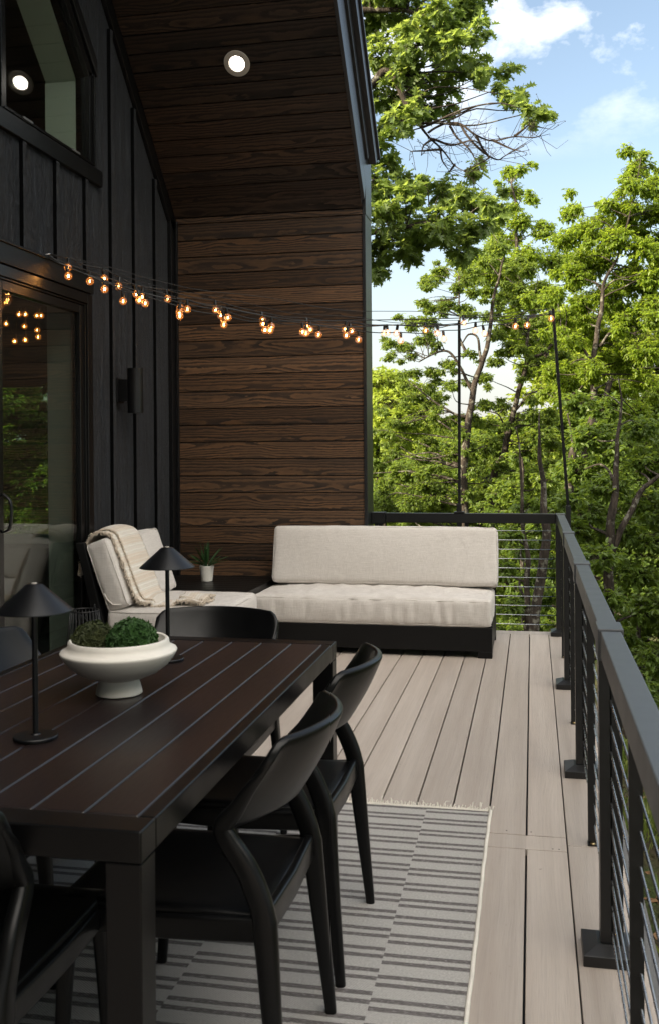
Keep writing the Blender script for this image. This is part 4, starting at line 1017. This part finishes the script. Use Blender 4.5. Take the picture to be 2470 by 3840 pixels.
def tree(name, label, cat, base, trunks, clumps, leaf, lsize, shape='simple', dens=1.0, group=None, flat=.7, loose=1.0, per=7, limb_r=.03, droop=.25):
    """trunks: list of polylines [(x,y,z,r)...]; clumps: [(Vector, radius)]; everything in world space, stored relative to base"""
    base = Vector(base); r_ = empty(name, base); tag(r_, label, cat, group)
    m_ = MB(); tp = []
    for tr in trunks:
        P = jag([Vector(p[:3])-base for p in tr], .05, 6); n = len(P)
        rr = np.interp(np.linspace(0, len(tr)-1, n), range(len(tr)), [p[3] for p in tr]); m_.tube(P, list(rr), 9)
        tp += [(p, r) for p, r in zip(P, rr)]
    LP, LD, LN, LS, LT = [], [], [], [], []; TA, TB = [], []
    ends = []
    nbase = len(clumps)*.34
    for ci, (C, r) in enumerate(clumps):
        c = C-base
        cand = sorted(tp, key=lambda q: (q[0]-c).length+1.3*max(0, q[0].z-c.z)+random.uniform(0, .3))[:1]
        p0, r0 = cand[0]; L = (c-p0).length
        if L > .15 and (ci < nbase or ci % 3 == 0):
            mid = p0.lerp(c, .5)+Vector((random.gauss(0, .1), random.gauss(0, .1), random.gauss(.02, .08)))*L
            lr = min(r0*.6, limb_r*(.5+L*.35)); P = jag([p0, mid, c], .05*min(1, L), 5); m_.tube(P, list(np.linspace(lr, max(.004, lr*.25), len(P))), 6)
            for i in range(2, len(P), 3): ends.append((P[i], lr*.4))
        nt = max(5, int(dens*26*(r/.30)**2)); u = unit(nt); rad = r*rng.uniform(.25, 1, nt)**.6
        tip = u*rad[:, None]*[1, 1, flat]; cc = np.array(c)
        b0 = cc+tip*.25+rng.normal(0, .12*r, (nt, 3))
        tip = tip+cc; TA.append(b0); TB.append(tip)
        d0 = tip-b0; d0 /= np.linalg.norm(d0, axis=1, keepdims=True)+1e-9
        k = per; ct = np.repeat(tip, k, 0); dd = np.repeat(d0, k, 0)
        az = unit(nt*k)*[1, 1, .45]
        pos = ct - dd*rng.uniform(0, .9, (nt*k, 1))*lsize*1.1*loose
        LP.append(pos); LD.append(dd*.55+az*.95-np.array([0, 0, droop])); LN.append(np.array([0, 0, 1.])+unit(nt*k)*.55)
        LS.append(lsize*rng.uniform(.62, 1.15, nt*k)); LT.append(np.clip(np.repeat(rng.uniform(0, 1, nt), k)*.6+rng.uniform(0, .4, nt*k), 0, 1))
    m_.build('trunk', MT['bark'], r_, smooth=True)
    twig_mesh('twigs', np.concatenate(TA), np.concatenate(TB), .0035+lsize*.02, MT['twig'], r_)
    leaf_mesh('crown', np.concatenate(LP), np.concatenate(LD), np.concatenate(LN), np.concatenate(LS), np.concatenate(LT), MT[leaf], r_, shape)
    return r_
def px(lst, Y, spread=1.2, rs=1.0, more=0):
    out = []
    for x, y, r in list(lst)+[(x+random.gauss(0, .85*r), y+random.gauss(0, .7*r), r*random.uniform(.45, .8)) for x, y, r in lst for _ in range(more)]:
        yy = Y+random.uniform(-.35, 1.1)*spread; out.append((at(x, y, yy), r*MPP*yy*rs))
    return out
def q_(lst, f=.4453): return [(854+x*f, 561+y*f, r*f) for x, y, r in lst]
def trk(lst, Y, dy=0):
    """(x, y, radius px[, depth offset])"""
    return [(*at(p[0], p[1], Y+(p[3] if len(p) > 3 else 0)), p[2]*MPP*Y) for p in lst]
def qt(lst): return [(854+p[0]*.4453, 561+p[1]*.4453, p[2]*.4453, *p[3:]) for p in lst]
def ground_at(p): return Vector((p[0], p[1], zg(p[0], p[1])))
# the large oak that leans out from behind the roof
YO = 12.6
oak_c = [(880,35,70),(950,25,70),(1030,15,60),(1085,25,45),(1110,-25,60),(900,125,70),(980,105,70),(1055,105,55),(1112,85,34),(900,215,65),(970,195,60),(1040,185,58),(1090,165,45),(1130,178,36),(1168,205,32),(1198,232,27),(1235,252,22),(1268,256,15),(925,285,50),(968,262,42),(1010,245,36),(885,330,44),(905,385,42),(880,430,40),(938,415,32),
 (900,500,60),(960,455,52),(1030,445,52),(1090,462,46),(1135,470,36),(1172,484,24),(900,575,60),(960,535,60),(1030,520,55),(1090,530,46),(1135,520,32),(885,625,34),(955,590,38),(1030,562,34),(1085,568,30),(800,80,90),(790,220,90),(810,340,70),(800,480,90),(820,580,70),(950,-80,90),(1050,-90,80),(860,-70,90),(760,-100,110),(700,80,110),(690,420,110)]
bx = at(640, 300, YO)
trunks = [[(bx.x, YO, zg(bx.x, YO), .26), (bx.x+.05, YO, 1.0, .22), (bx.x, YO, 3.2, .18), (bx.x+.1, YO, 5.5, .13), (bx.x+.4, YO, 7.5, .06)],
 trk([(640,420,22),(800,250,14),(870,190,10),(905,165,9),(950,235,7),(985,300,5)], YO), trk([(640,560,18),(790,560,10),(900,540,6),(1000,520,4),(1100,500,2.5)], YO), trk([(640,120,16),(800,40,10),(900,20,6),(1000,40,3.5)], YO)]
oak = tree('oak_tree', 'large lobed-leaf oak reaching out from behind the roof edge, with hanging bare twigs', 'tree', (bx.x, YO, zg(bx.x, YO)), trunks, px(oak_c, YO, .9, 1.0, 2), 'oak_leaf', .135, 'oak', 1.1, 'trees beyond the deck', flat=.85, per=6, limb_r=.015)
m_ = MB(); ob = oak.location
bare = [[(985,300),(1003,325),(1030,352),(1062,385),(1092,402)], [(1000,310),(1040,288),(1075,292),(1110,318),(1150,328),(1200,318),(1245,322),(1262,318)], [(1003,325),(1050,340),(1100,330),(1130,345)], [(1030,352),(1000,352),(970,352),(958,354)], [(1062,385),(1052,398),(1046,402)],[(1075,292),(1090,320),(1120,350),(1160,372),(1180,362),(1225,340)],[(1110,318),(1125,345),(1142,368),(1120,382),(1085,398)],[(1025,345),(1030,375),(1045,395)],[(1010,328),(990,340),(985,362)],[(1200,318),(1225,298),(1238,285)],[(1150,328),(1190,345),(1215,352)],[(1050,295),(1065,322),(1095,350),(1110,375)]]
sub = []
for b_ in bare:
    P = [at(x, y, YO+.15*math.sin(x*.05))-ob for x, y in b_]; P = jag(P, .03, 6); m_.tube(P, list(np.linspace(.017, .005, len(P))), 6); sub += P[3:]
for p in sub:
    for _ in range(random.choice((0, 1, 1))):
        d_ = Vector((random.gauss(.15, .3), random.gauss(0, .25), random.gauss(.02, .3))); q2 = p+d_*.45; q3 = q2+Vector((random.gauss(.06, .08), random.gauss(0, .08), random.gauss(.03, .08)))
        m_.tube([p, q2, q3], [.0036, .0028, .0016], 4)
        if random.random() < .4: m_.lathe([(0, -.008), (.008, 0), (0, .010)], 6, tuple(q3))
m_.build('bare_branch', MT['twig'], oak)

YM = 21.0
t2c = q_([(330,230,60),(400,170,55),(300,330,45),(240,430,55),(330,430,65),(420,330,65),(480,250,55),(560,170,65),(640,110,65),(700,40,65),(560,270,50),(520,360,55),(130,540,45),(220,560,55),(320,530,55),(120,620,38),(250,700,55),(350,690,48),(420,650,48),(440,760,55),(330,780,55),(240,830,55),(360,860,55),(140,960,55),(90,1010,48),(240,960,55),(400,960,65),(320,1060,65),(480,1010,55),(610,720,48),(560,600,36),(620,860,50),(560,930,48),(460,1120,65),(350,1160,65),(200,1230,75),(100,1280,65),(300,1290,75),(420,1260,65),(540,1080,55),(560,1200,65),(500,1350,70),(60,1180,60),(150,1120,60),(230,1380,80),(90,1400,80),(380,1400,80)])
t2t = [trk(qt([(505,1650,26),(515,1400,22),(535,1000,19),(565,780,16),(605,640,14),(645,540,12),(662,360,9),(700,190,6),(745,40,3)]), YM), trk(qt([(530,930,9),(440,900,6),(330,830,4),(260,760,3)]), YM), trk(qt([(560,800,9),(470,620,7),(380,585,5),(280,640,3)]), YM), trk(qt([(600,640,8),(590,520,6),(540,500,5),(500,560,3)]), YM), trk(qt([(535,600,9),(490,500,6),(490,300,4),(485,180,2)]), YM)]
b2 = ground_at(t2t[0][0]); t2t[0][0] = (t2t[0][0][0], t2t[0][0][1], b2.z-.2, .19)
tree('hardwood_tree', 'slender hardwood with mossy trunk and open leaf tiers behind the upright light pole', 'tree', b2, t2t, px(t2c, YM, 1.6, 1.1, 3), 'mid_leaf', .078, 'pointed', 4.3, 'trees beyond the deck', flat=.62, droop=.4, per=6, loose=1.9, limb_r=.02)
t3c = q_([(680,640,55),(760,560,65),(700,500,45),(820,470,55),(900,430,55),(880,340,65),(640,400,55),(720,300,60),(800,260,70),(760,150,65),(850,150,65),(920,240,60),(950,330,60),(720,880,55),(640,960,55),(650,1060,65),(700,1180,65),(620,1300,75),(780,980,60),(860,920,60),(900,1040,70),(820,1120,70),(960,930,60),(980,1060,60),(760,1260,80),(880,1230,80),(940,1330,80),(700,1390,80),(1000,720,60),(930,640,60),(1030,600,55),(840,700,50),(830,1400,85),(980,1180,70)])
t3t = [trk(qt([(640,1650,24),(660,1380,19),(725,1130,17),(765,950,15),(800,800,13),(845,650,11),(930,590,9),(980,545,6)]), YM+1), trk(qt([(845,650,10),(850,500,7),(870,330,4)]), YM+1), trk(qt([(780,900,7),(880,800,5),(1010,810,4)]), YM+1), trk(qt([(745,1060,6),(700,930,4),(650,900,3)]), YM+1)]
b3 = ground_at(t3t[0][0]); t3t[0][0] = (t3t[0][0][0], t3t[0][0][1], b3.z-.2, .18)
tree('hardwood_tree', 'leaning hardwood with lichen-spotted forked limb standing between the two light poles', 'tree', b3, t3t, px(t3c, YM+1, 1.6, 1.12, 3), 'mid_leaf', .078, 'pointed', 4.3, 'trees beyond the deck', flat=.62, droop=.4, per=6, loose=1.9, limb_r=.02)
t4c = [(1500,365,22),(1488,395,32),(1470,435,36),(1510,440,36),(1450,490,40),(1520,500,40),(1418,480,26),(1330,500,30),(1370,540,40),(1320,560,40),(1440,560,45),(1500,580,45),(1400,610,45),(1340,640,40),(1480,660,50),(1530,640,36),(1420,690,50),(1360,710,40),(1530,720,45),(1470,760,45),(1400,790,40),(1520,820,45),(1450,850,40),(1500,890,36),(1380,860,36),(1340,800,36),(1310,750,36),(1290,690,36),(1330,900,40),(1290,870,34),(1580,600,60),(1590,760,60),(1570,480,50)]
t4t = [trk(qt([(1010,1450,26),(1070,1230,22),(1165,1060,19),(1200,820,17),(1195,640,15),(1225,420,12),(1250,250,9),(1330,60,6),(1400,-200,4),(1440,-420,2)]), YM-2), trk(qt([(1195,650,9),(1110,540,6),(1020,490,4)]), YM-2), trk(qt([(1225,560,8),(1300,480,6),(1420,500,3)]), YM-2), trk(qt([(1200,850,8),(1110,1100,6),(1050,880,4)]), YM-2)]
b4 = ground_at(t4t[0][0]); t4t[0][0] = (t4t[0][0][0], t4t[0][0][1], b4.z-.2, .22)
tree('hardwood_tree', 'tall sunlit yellow-green hardwood with forked brown trunk at the right picture edge', 'tree', b4, t4t, px(t4c, YM-2, 1.5, 1.05, 3), 'sun_leaf', .080, 'pointed', 4.5, 'trees beyond the deck', flat=.8, droop=.45, per=6, loose=1.9, limb_r=.02)
t6c = [(1190,405,24),(1220,398,20),(1200,448,28),(1238,462,20),(1160,500,30),(1215,520,36),(1270,540,34),(1165,570,40),(1230,600,44),(1290,610,40),(1150,640,44),(1200,680,44),(1255,690,44),(1120,610,36),(1090,640,36),(1240,760,40),(1280,800,36),(1190,760,40),(1250,850,36)]
t6t = [trk(qt([(1100,1500,22),(1140,1200,17),(1200,980,15),(1310,690,14),(1400,480,12),(1460,280,8),(1500,80,4)]), YM+3), trk([(1330,960,6),(1265,800,6),(1210,640,5),(1205,500,3),(1195,420,2)], YM+3), trk(qt([(1310,690,7),(1420,680,6),(1540,670,5)]), YM+3)]
b6 = ground_at(t6t[0][0]); t6t[0][0] = (t6t[0][0][0], t6t[0][0][1], b6.z-.2, .2)
tree('hardwood_tree', 'thin sunlit hardwood with pale lichen on its trunk, its top below the bare twigs', 'tree', b6, t6t, px(t6c+[(1480,960,40),(1540,920,40)], YM+3, 1.5, 1.05, 2), 'sun_leaf', .080, 'pointed', 4.5, 'trees beyond the deck', flat=.8, droop=.45, per=6, loose=1.9, limb_r=.02)
YR = 15.5
t5c = [(1350,940,45),(1420,950,45),(1500,1000,45),(1380,1020,55),(1450,1060,55),(1520,1080,55),(1350,1100,55),(1420,1140,55),(1500,1170,55),(1370,1200,55),(1450,1240,55),(1530,1260,55),(1400,1300,50),(1480,1340,55),(1420,1400,50),(1500,1430,55),(1455,1490,45),(1530,1530,45),(1525,1620,45),(1580,1200,80),(1600,1400,80),(1600,1000,80),(1340,1240,40),(1330,1170,40),(1560,1560,60),(1500,1590,45)]
t5t = [trk([(1425,1560,13),(1420,1400,12),(1425,1280,11),(1432,1180,9),(1440,1060,5),(1450,960,3),(1445,880,1)], YR), trk([(1425,1300,8),(1465,1210,7),(1500,1150,6),(1540,1110,4)], YR)]
b5 = ground_at(t5t[0][0]); t5t[0][0] = (t5t[0][0][0], t5t[0][0][1], b5.z-.2, .10)
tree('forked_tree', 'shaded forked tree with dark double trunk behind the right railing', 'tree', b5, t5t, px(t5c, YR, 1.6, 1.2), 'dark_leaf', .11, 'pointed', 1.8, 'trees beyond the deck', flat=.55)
t7c = [(1190,1250,36),(1220,1280,40),(1260,1230,40),(1180,1330,36),(1230,1350,36),(1280,1310,36),(1200,1420,40),(1280,1400,36),(1180,1470,40),(1260,1460,30),(1300,1200,40),(1150,1210,36),(1240,1180,40)]
t7t = [trk([(1238,1560,13),(1246,1470,12),(1268,1320,11),(1275,1230,10),(1268,1150,7),(1258,1050,4),(1262,960,1)], 14.5), trk([(1225,1560,8),(1232,1400,7),(1225,1250,5),(1215,1100,3),(1205,1000,1)], 15.2)]
b7 = ground_at(t7t[0][0]); t7t[0][0] = (t7t[0][0][0], t7t[0][0][1], b7.z-.2, .09); t7t[1][0] = (t7t[1][0][0], t7t[1][0][1], b7.z-.2, .06)
tree('twin_trunk_tree', 'lichen-covered twin trunk with shaded leaves behind the cables right of the sofa', 'tree', b7, t7t, px(t7c, 15.5, 1.2, 1.15), 'dark_leaf', .11, 'pointed', 1.6, 'trees beyond the deck', flat=.55)
# shrubs and saplings along the wood's edge
for i, (x, y, r, Y, lab) in enumerate([(900,1180,80,24,'green understorey bush just right of the plank wall, above the sofa back'), (1010,1190,80,25,'green understorey bush left of the upright light pole base'), (1120,1200,85,23,'green understorey bush behind the back rail, right of the upright pole'), (1220,1120,80,19,'green understorey bush below the leaning pole, by the rail corner'), (1400,1450,70,18,'dark understorey bush behind the right railing, at trunk height'), (1500,1640,60,15,'dark low bush beside the right railing, lowest of the bushes'), (1310,1400,70,18,'dark understorey bush just outside the rail corner post'), (1490,1290,80,20,'dark understorey bush at the right picture edge behind the forked tree')]):
    cl = [(x+random.gauss(0, r*.55), y+random.gauss(0, r*.45)+20, r*.5) for _ in range(16)]
    c = at(x, y, Y); b = ground_at(c)
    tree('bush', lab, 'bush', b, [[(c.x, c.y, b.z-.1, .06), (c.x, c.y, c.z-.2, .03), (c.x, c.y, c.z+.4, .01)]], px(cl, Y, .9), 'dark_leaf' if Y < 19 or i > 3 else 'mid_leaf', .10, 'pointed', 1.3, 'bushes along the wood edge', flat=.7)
# generic trees of the wood, three kinds copied about
def generic(leaf, label, h, cr_, n, dens, ls, seed):
    random.seed(seed); cl = []
    for i in range(n):
        t = random.random()**.8; a = random.uniform(0, 2*PI); rr = cr_*math.sqrt(random.random())*(1-.75*t**1.6); z = h*(.32+.66*t)
        cl.append((Vector((rr*math.cos(a), rr*math.sin(a), z)), random.uniform(.45, .8)))
    tr = [[(0, 0, -.6, .22), (.1, 0, h*.3, .17), (-.05, .1, h*.6, .1), (0, 0, h*.97, .02)]]
    return tree('woodland_tree', label, 'tree', (0, 0, 0), tr, cl, leaf, ls, 'simple', dens, 'trees of the wood beyond', flat=.6, per=6, limb_r=.05)
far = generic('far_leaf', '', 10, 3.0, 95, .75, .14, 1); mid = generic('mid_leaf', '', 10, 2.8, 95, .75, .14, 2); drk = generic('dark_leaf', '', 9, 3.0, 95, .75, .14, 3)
spots = [  # proto, px x of the trunk, px y of the top, depth, label
 (far, 885, 862, 34, 'yellow-green sunlit tree nearest the plank wall edge, far behind the string lights'),
 (far, 955, 930, 40, 'yellow-green sunlit tree, second from the plank wall, far behind the oak'),
 (far, 1030, 985, 46, 'yellow-green sunlit tree far behind the upright light pole'),
 (far, 1120, 975, 52, 'yellow-green sunlit tree in the valley between the two light poles'),
 (far, 1200, 985, 44, 'yellow-green sunlit tree in the valley left of the leaning pole'),
 (mid, 1085, 1010, 32, 'green woodland tree behind the upright pole, below the sky gaps'),
 (mid, 1180, 980, 30, 'green woodland tree behind the leaning hardwood, between the poles'),
 (mid, 990, 1060, 31, 'green woodland tree behind the slender hardwood, above the back rail'),
 (mid, 1280, 960, 29, 'green woodland tree behind the leaning pole'),
 (drk, 1360, 930, 30, 'dark woodland tree behind the forked brown trunk'),
 (drk, 1460, 960, 27, 'dark woodland tree behind the forked tree at the right'),
 (drk, 1560, 930, 25, 'dark woodland tree at the right picture edge'),
 (drk, 1420, 1080, 21, 'dark woodland tree close behind the right railing'),
 (far, 1500, 965, 60, 'yellow-green sunlit tree on the far slope at the right picture edge')]
used = set()
def place(proto, loc, s, rz, lab):
    o = proto if proto.name not in used else copy_tree(proto); used.add(proto.name)
    o.location = loc; o.scale = (s, s, s); o.rotation_euler = (0, 0, rz); o['label'] = lab; return o
spots += [(far, 1330, 720, 30, 'yellow-green tree rising behind the leaning pole top'), (far, 1500, 760, 31, 'yellow-green tree behind the tall sunlit hardwood at the right picture edge')]
for i, (pr, x, y, Y, lab) in enumerate(spots):
    p = at(x, y, Y); b = zg(p.x, p.y); H = {far.name: 10, mid.name: 10, drk.name: 9}[pr.name]; s = (p.z-b)/H
    place(pr, (p.x, p.y, b), s, i*1.9, lab)
# woods off to the sides: mirrored in the door glass, and shading the slope at evening
side = [(13, 22, 1.3), (17, 28, 1.4), (10, 17, 1.1), (20, 20, 1.4), (9, 30, 1.3), (14, 34, 1.4), (23, 30, 1.4), (8.5, 23, 1.15), (12, 13, 1.2), (17, 9, 1.3)]
for i, (x, y, s) in enumerate(side): place((mid, drk)[i % 2], (x, y, zg(x, y)), s, i*2.3, 'tall woodland tree right of the deck, seen only mirrored in the door glass')
for i, (x, y, s) in enumerate([(-1.5, -9, 1.2), (2.5, -8, 1.1), (6, -10, 1.3), (-5, -11, 1.2), (9.5, -5, 1.2), (11, 1, 1.2), (.5, -13, 1.4), (5, -15, 1.4)]): place((drk, mid)[i % 2], (x, y, zg(x, y)), s, i*2.9, 'tall woodland tree added behind the camera, outside the picture')  # unseen trees added to block the low sky behind the camera
for i, (x, y, s) in enumerate([(-6.2, 15.5, .62), (-8.4, 14.2, .6), (-10.5, 18, .8), (-7.5, 18.5, .72)]): place((drk, mid)[i % 2], (x, y, zg(x, y)), s, i*1.7, 'woodland tree behind the house, hidden by the plank wall')
# the far wooded slopes, one mass
n = 60000; hx = rng.uniform(-120, 130, n); hy = rng.uniform(62, 235, n)
hz = np.array([zg(a, b) for a, b in zip(hx, hy)]) + np.array([4+3.2*noise.noise(Vector((a*.16, b*.16, 1)))+2*noise.noise(Vector((a*.5, b*.5, 7))) for a, b in zip(hx, hy)])*rng.uniform(.25, 1, n)**.5
o = leaf_mesh('far_forest', np.stack([hx, hy, hz], 1), unit(n)*[1, 1, .5], np.array([0, -.4, 1.])+unit(n)*.6, rng.uniform(.7, 1.7, n), rng.uniform(0, 1, n), MT['far_leaf']); tag(o, kind='stuff', label='far sunlit wooded hillside beyond the valley')

# an indoor plant and the trees that show through the house, behind the door glass
hpnt = [(112,905,22),(130,870,14),(150,910,26),(160,960,26),(128,960,24),(140,1010,30),(158,1050,26),(120,1040,22),(150,1100,24),(105,950,16),(165,1000,22),(140,1060,26)]
tree('indoor_plant', 'dark bushy indoor plant seen as a silhouette behind the sliding door glass', 'plant', at(140, 1300, 8.4).xy.to_3d()+Vector((0, 0, -.02)), [[(*at(140, 1300, 8.4).xy, -.02, .03), (*at(140, 1080, 8.4), .015), (*at(128, 900, 8.4), .006), (*at(122, 850, 8.4), .003)]], px(hpnt, 8.4, .25, .9), 'dark_leaf', .085, 'pointed', 1.6, None, flat=.9, per=5, limb_r=.008)
# ------------------------------------------------------------------ sky, sun, view
SUN_EL, SUN_AZ = R(26), Vector((-.80, -.60))      # towards the sun, in plan
w = bpy.data.worlds.new('World'); sc.world = w; w.use_nodes = True; nt = w.node_tree
for nd in list(nt.nodes): nt.nodes.remove(nd)
def wn(t, ins=None, **pr):
    nd = nt.nodes.new('ShaderNode'+t)
    for k, v in pr.items(): setattr(nd, k, v)
    for k, v in (ins or {}).items():
        if isinstance(v, bpy.types.NodeSocket): nt.links.new(v, nd.inputs[k])
        else: nd.inputs[k].default_value = v
    return nd
sky = wn('TexSky', sky_type='NISHITA', sun_disc=False, sun_elevation=SUN_EL, sun_rotation=math.atan2(SUN_AZ.x, SUN_AZ.y), air_density=1.0, dust_density=2.2, ozone_density=1.3, altitude=300)
tc = wn('TexCoord').outputs[0]; sp = wn('SeparateXYZ', {0: tc}).outputs
dz = wn('Math', {0: sp[2], 1: .10}, operation='ADD').outputs[0]; dz = wn('Math', {0: dz, 1: .04}, operation='MAXIMUM').outputs[0]
ux = wn('Math', {0: sp[0], 1: dz}, operation='DIVIDE').outputs[0]; uy = wn('Math', {0: sp[1], 1: dz}, operation='DIVIDE').outputs[0]
pv = wn('VectorMath', {0: tc, 1: (2.6, 2.6, 4.6)}, operation='MULTIPLY').outputs[0]
pv = wn('VectorMath', {0: pv, 1: (CLX, CLY, 0)}, operation='ADD').outputs[0]
n1 = wn('TexNoise', {'Vector': pv, 'Scale': 2.9, 'Detail': 9, 'Roughness': .58, 'Distortion': .15}).outputs[0]
cr_ = wn('ValToRGB', {0: n1}); cr_.color_ramp.elements[0].position = CL0; cr_.color_ramp.elements[1].position = CL1
hor = wn('MapRange', {0: sp[2], 1: .27, 2: .38, 3: 0.0, 4: 1.0}).outputs[0]
cf = wn('Math', {0: cr_.outputs[0], 1: hor}, operation='MULTIPLY').outputs[0]
cf = wn('Math', {0: cf, 1: .92}, operation='MULTIPLY').outputs[0]
# bright warm veil added to the unseen sky behind house and camera as fill light
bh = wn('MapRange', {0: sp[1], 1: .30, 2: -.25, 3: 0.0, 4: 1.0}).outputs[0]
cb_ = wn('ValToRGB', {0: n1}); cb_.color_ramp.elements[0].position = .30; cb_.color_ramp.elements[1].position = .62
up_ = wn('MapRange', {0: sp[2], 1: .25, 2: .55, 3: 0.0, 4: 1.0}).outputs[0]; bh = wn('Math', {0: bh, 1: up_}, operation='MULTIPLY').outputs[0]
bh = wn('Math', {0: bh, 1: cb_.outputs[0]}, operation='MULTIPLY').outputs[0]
warm = wn('Mix', {0: 1.0, 6: sky.outputs[0], 7: (1.10, .99, .86, 1)}, data_type='RGBA', blend_type='MULTIPLY').outputs[2]
bg1 = wn('Background', {0: warm, 1: SKY_S}); bg2 = wn('Background', {0: (1, .965, .92, 1), 1: CLOUD_FILL_S*.30}); bg3 = wn('Background', {0: (1, .93, .83, 1), 1: CLOUD_FILL_S})
lowf = wn('MapRange', {0: sp[2], 1: -.02, 2: .26, 3: .9, 4: 0.0}).outputs[0]
bgh = wn('Background', {0: (.965, .97, 1, 1), 1: .215})
bg1 = wn('MixShader', {0: lowf, 1: bg1.outputs[0], 2: bgh.outputs[0]})
mx0 = wn('MixShader', {0: cf, 1: bg1.outputs[0], 2: bg2.outputs[0]})
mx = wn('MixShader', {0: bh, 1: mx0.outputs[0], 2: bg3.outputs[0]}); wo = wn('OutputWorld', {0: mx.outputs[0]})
sl_ = bpy.data.lights.new('sun', 'SUN'); sl_.energy = SUN_S; sl_.angle = R(.5); sl_.color = (1, .86, .62)
so = link(bpy.data.objects.new('sun', sl_)); a = SUN_AZ.normalized(); so.rotation_euler = Vector((-a.x*math.cos(SUN_EL), -a.y*math.cos(SUN_EL), -math.sin(SUN_EL))).to_track_quat('-Z', 'Y').to_euler()
vs_ = sc.view_settings; vs_.view_transform = 'Standard'; vs_.look = 'None'; vs_.exposure = EXPO; vs_.gamma = 1; vs_.use_curve_mapping = False
cy = sc.cycles; cy.use_denoising = True; cy.max_bounces = 8; cy.transparent_max_bounces = 12; cy.diffuse_bounces = 4; cy.glossy_bounces = 4; cy.caustics_reflective = False; cy.caustics_refractive = False; cy.sample_clamp_indirect = 8
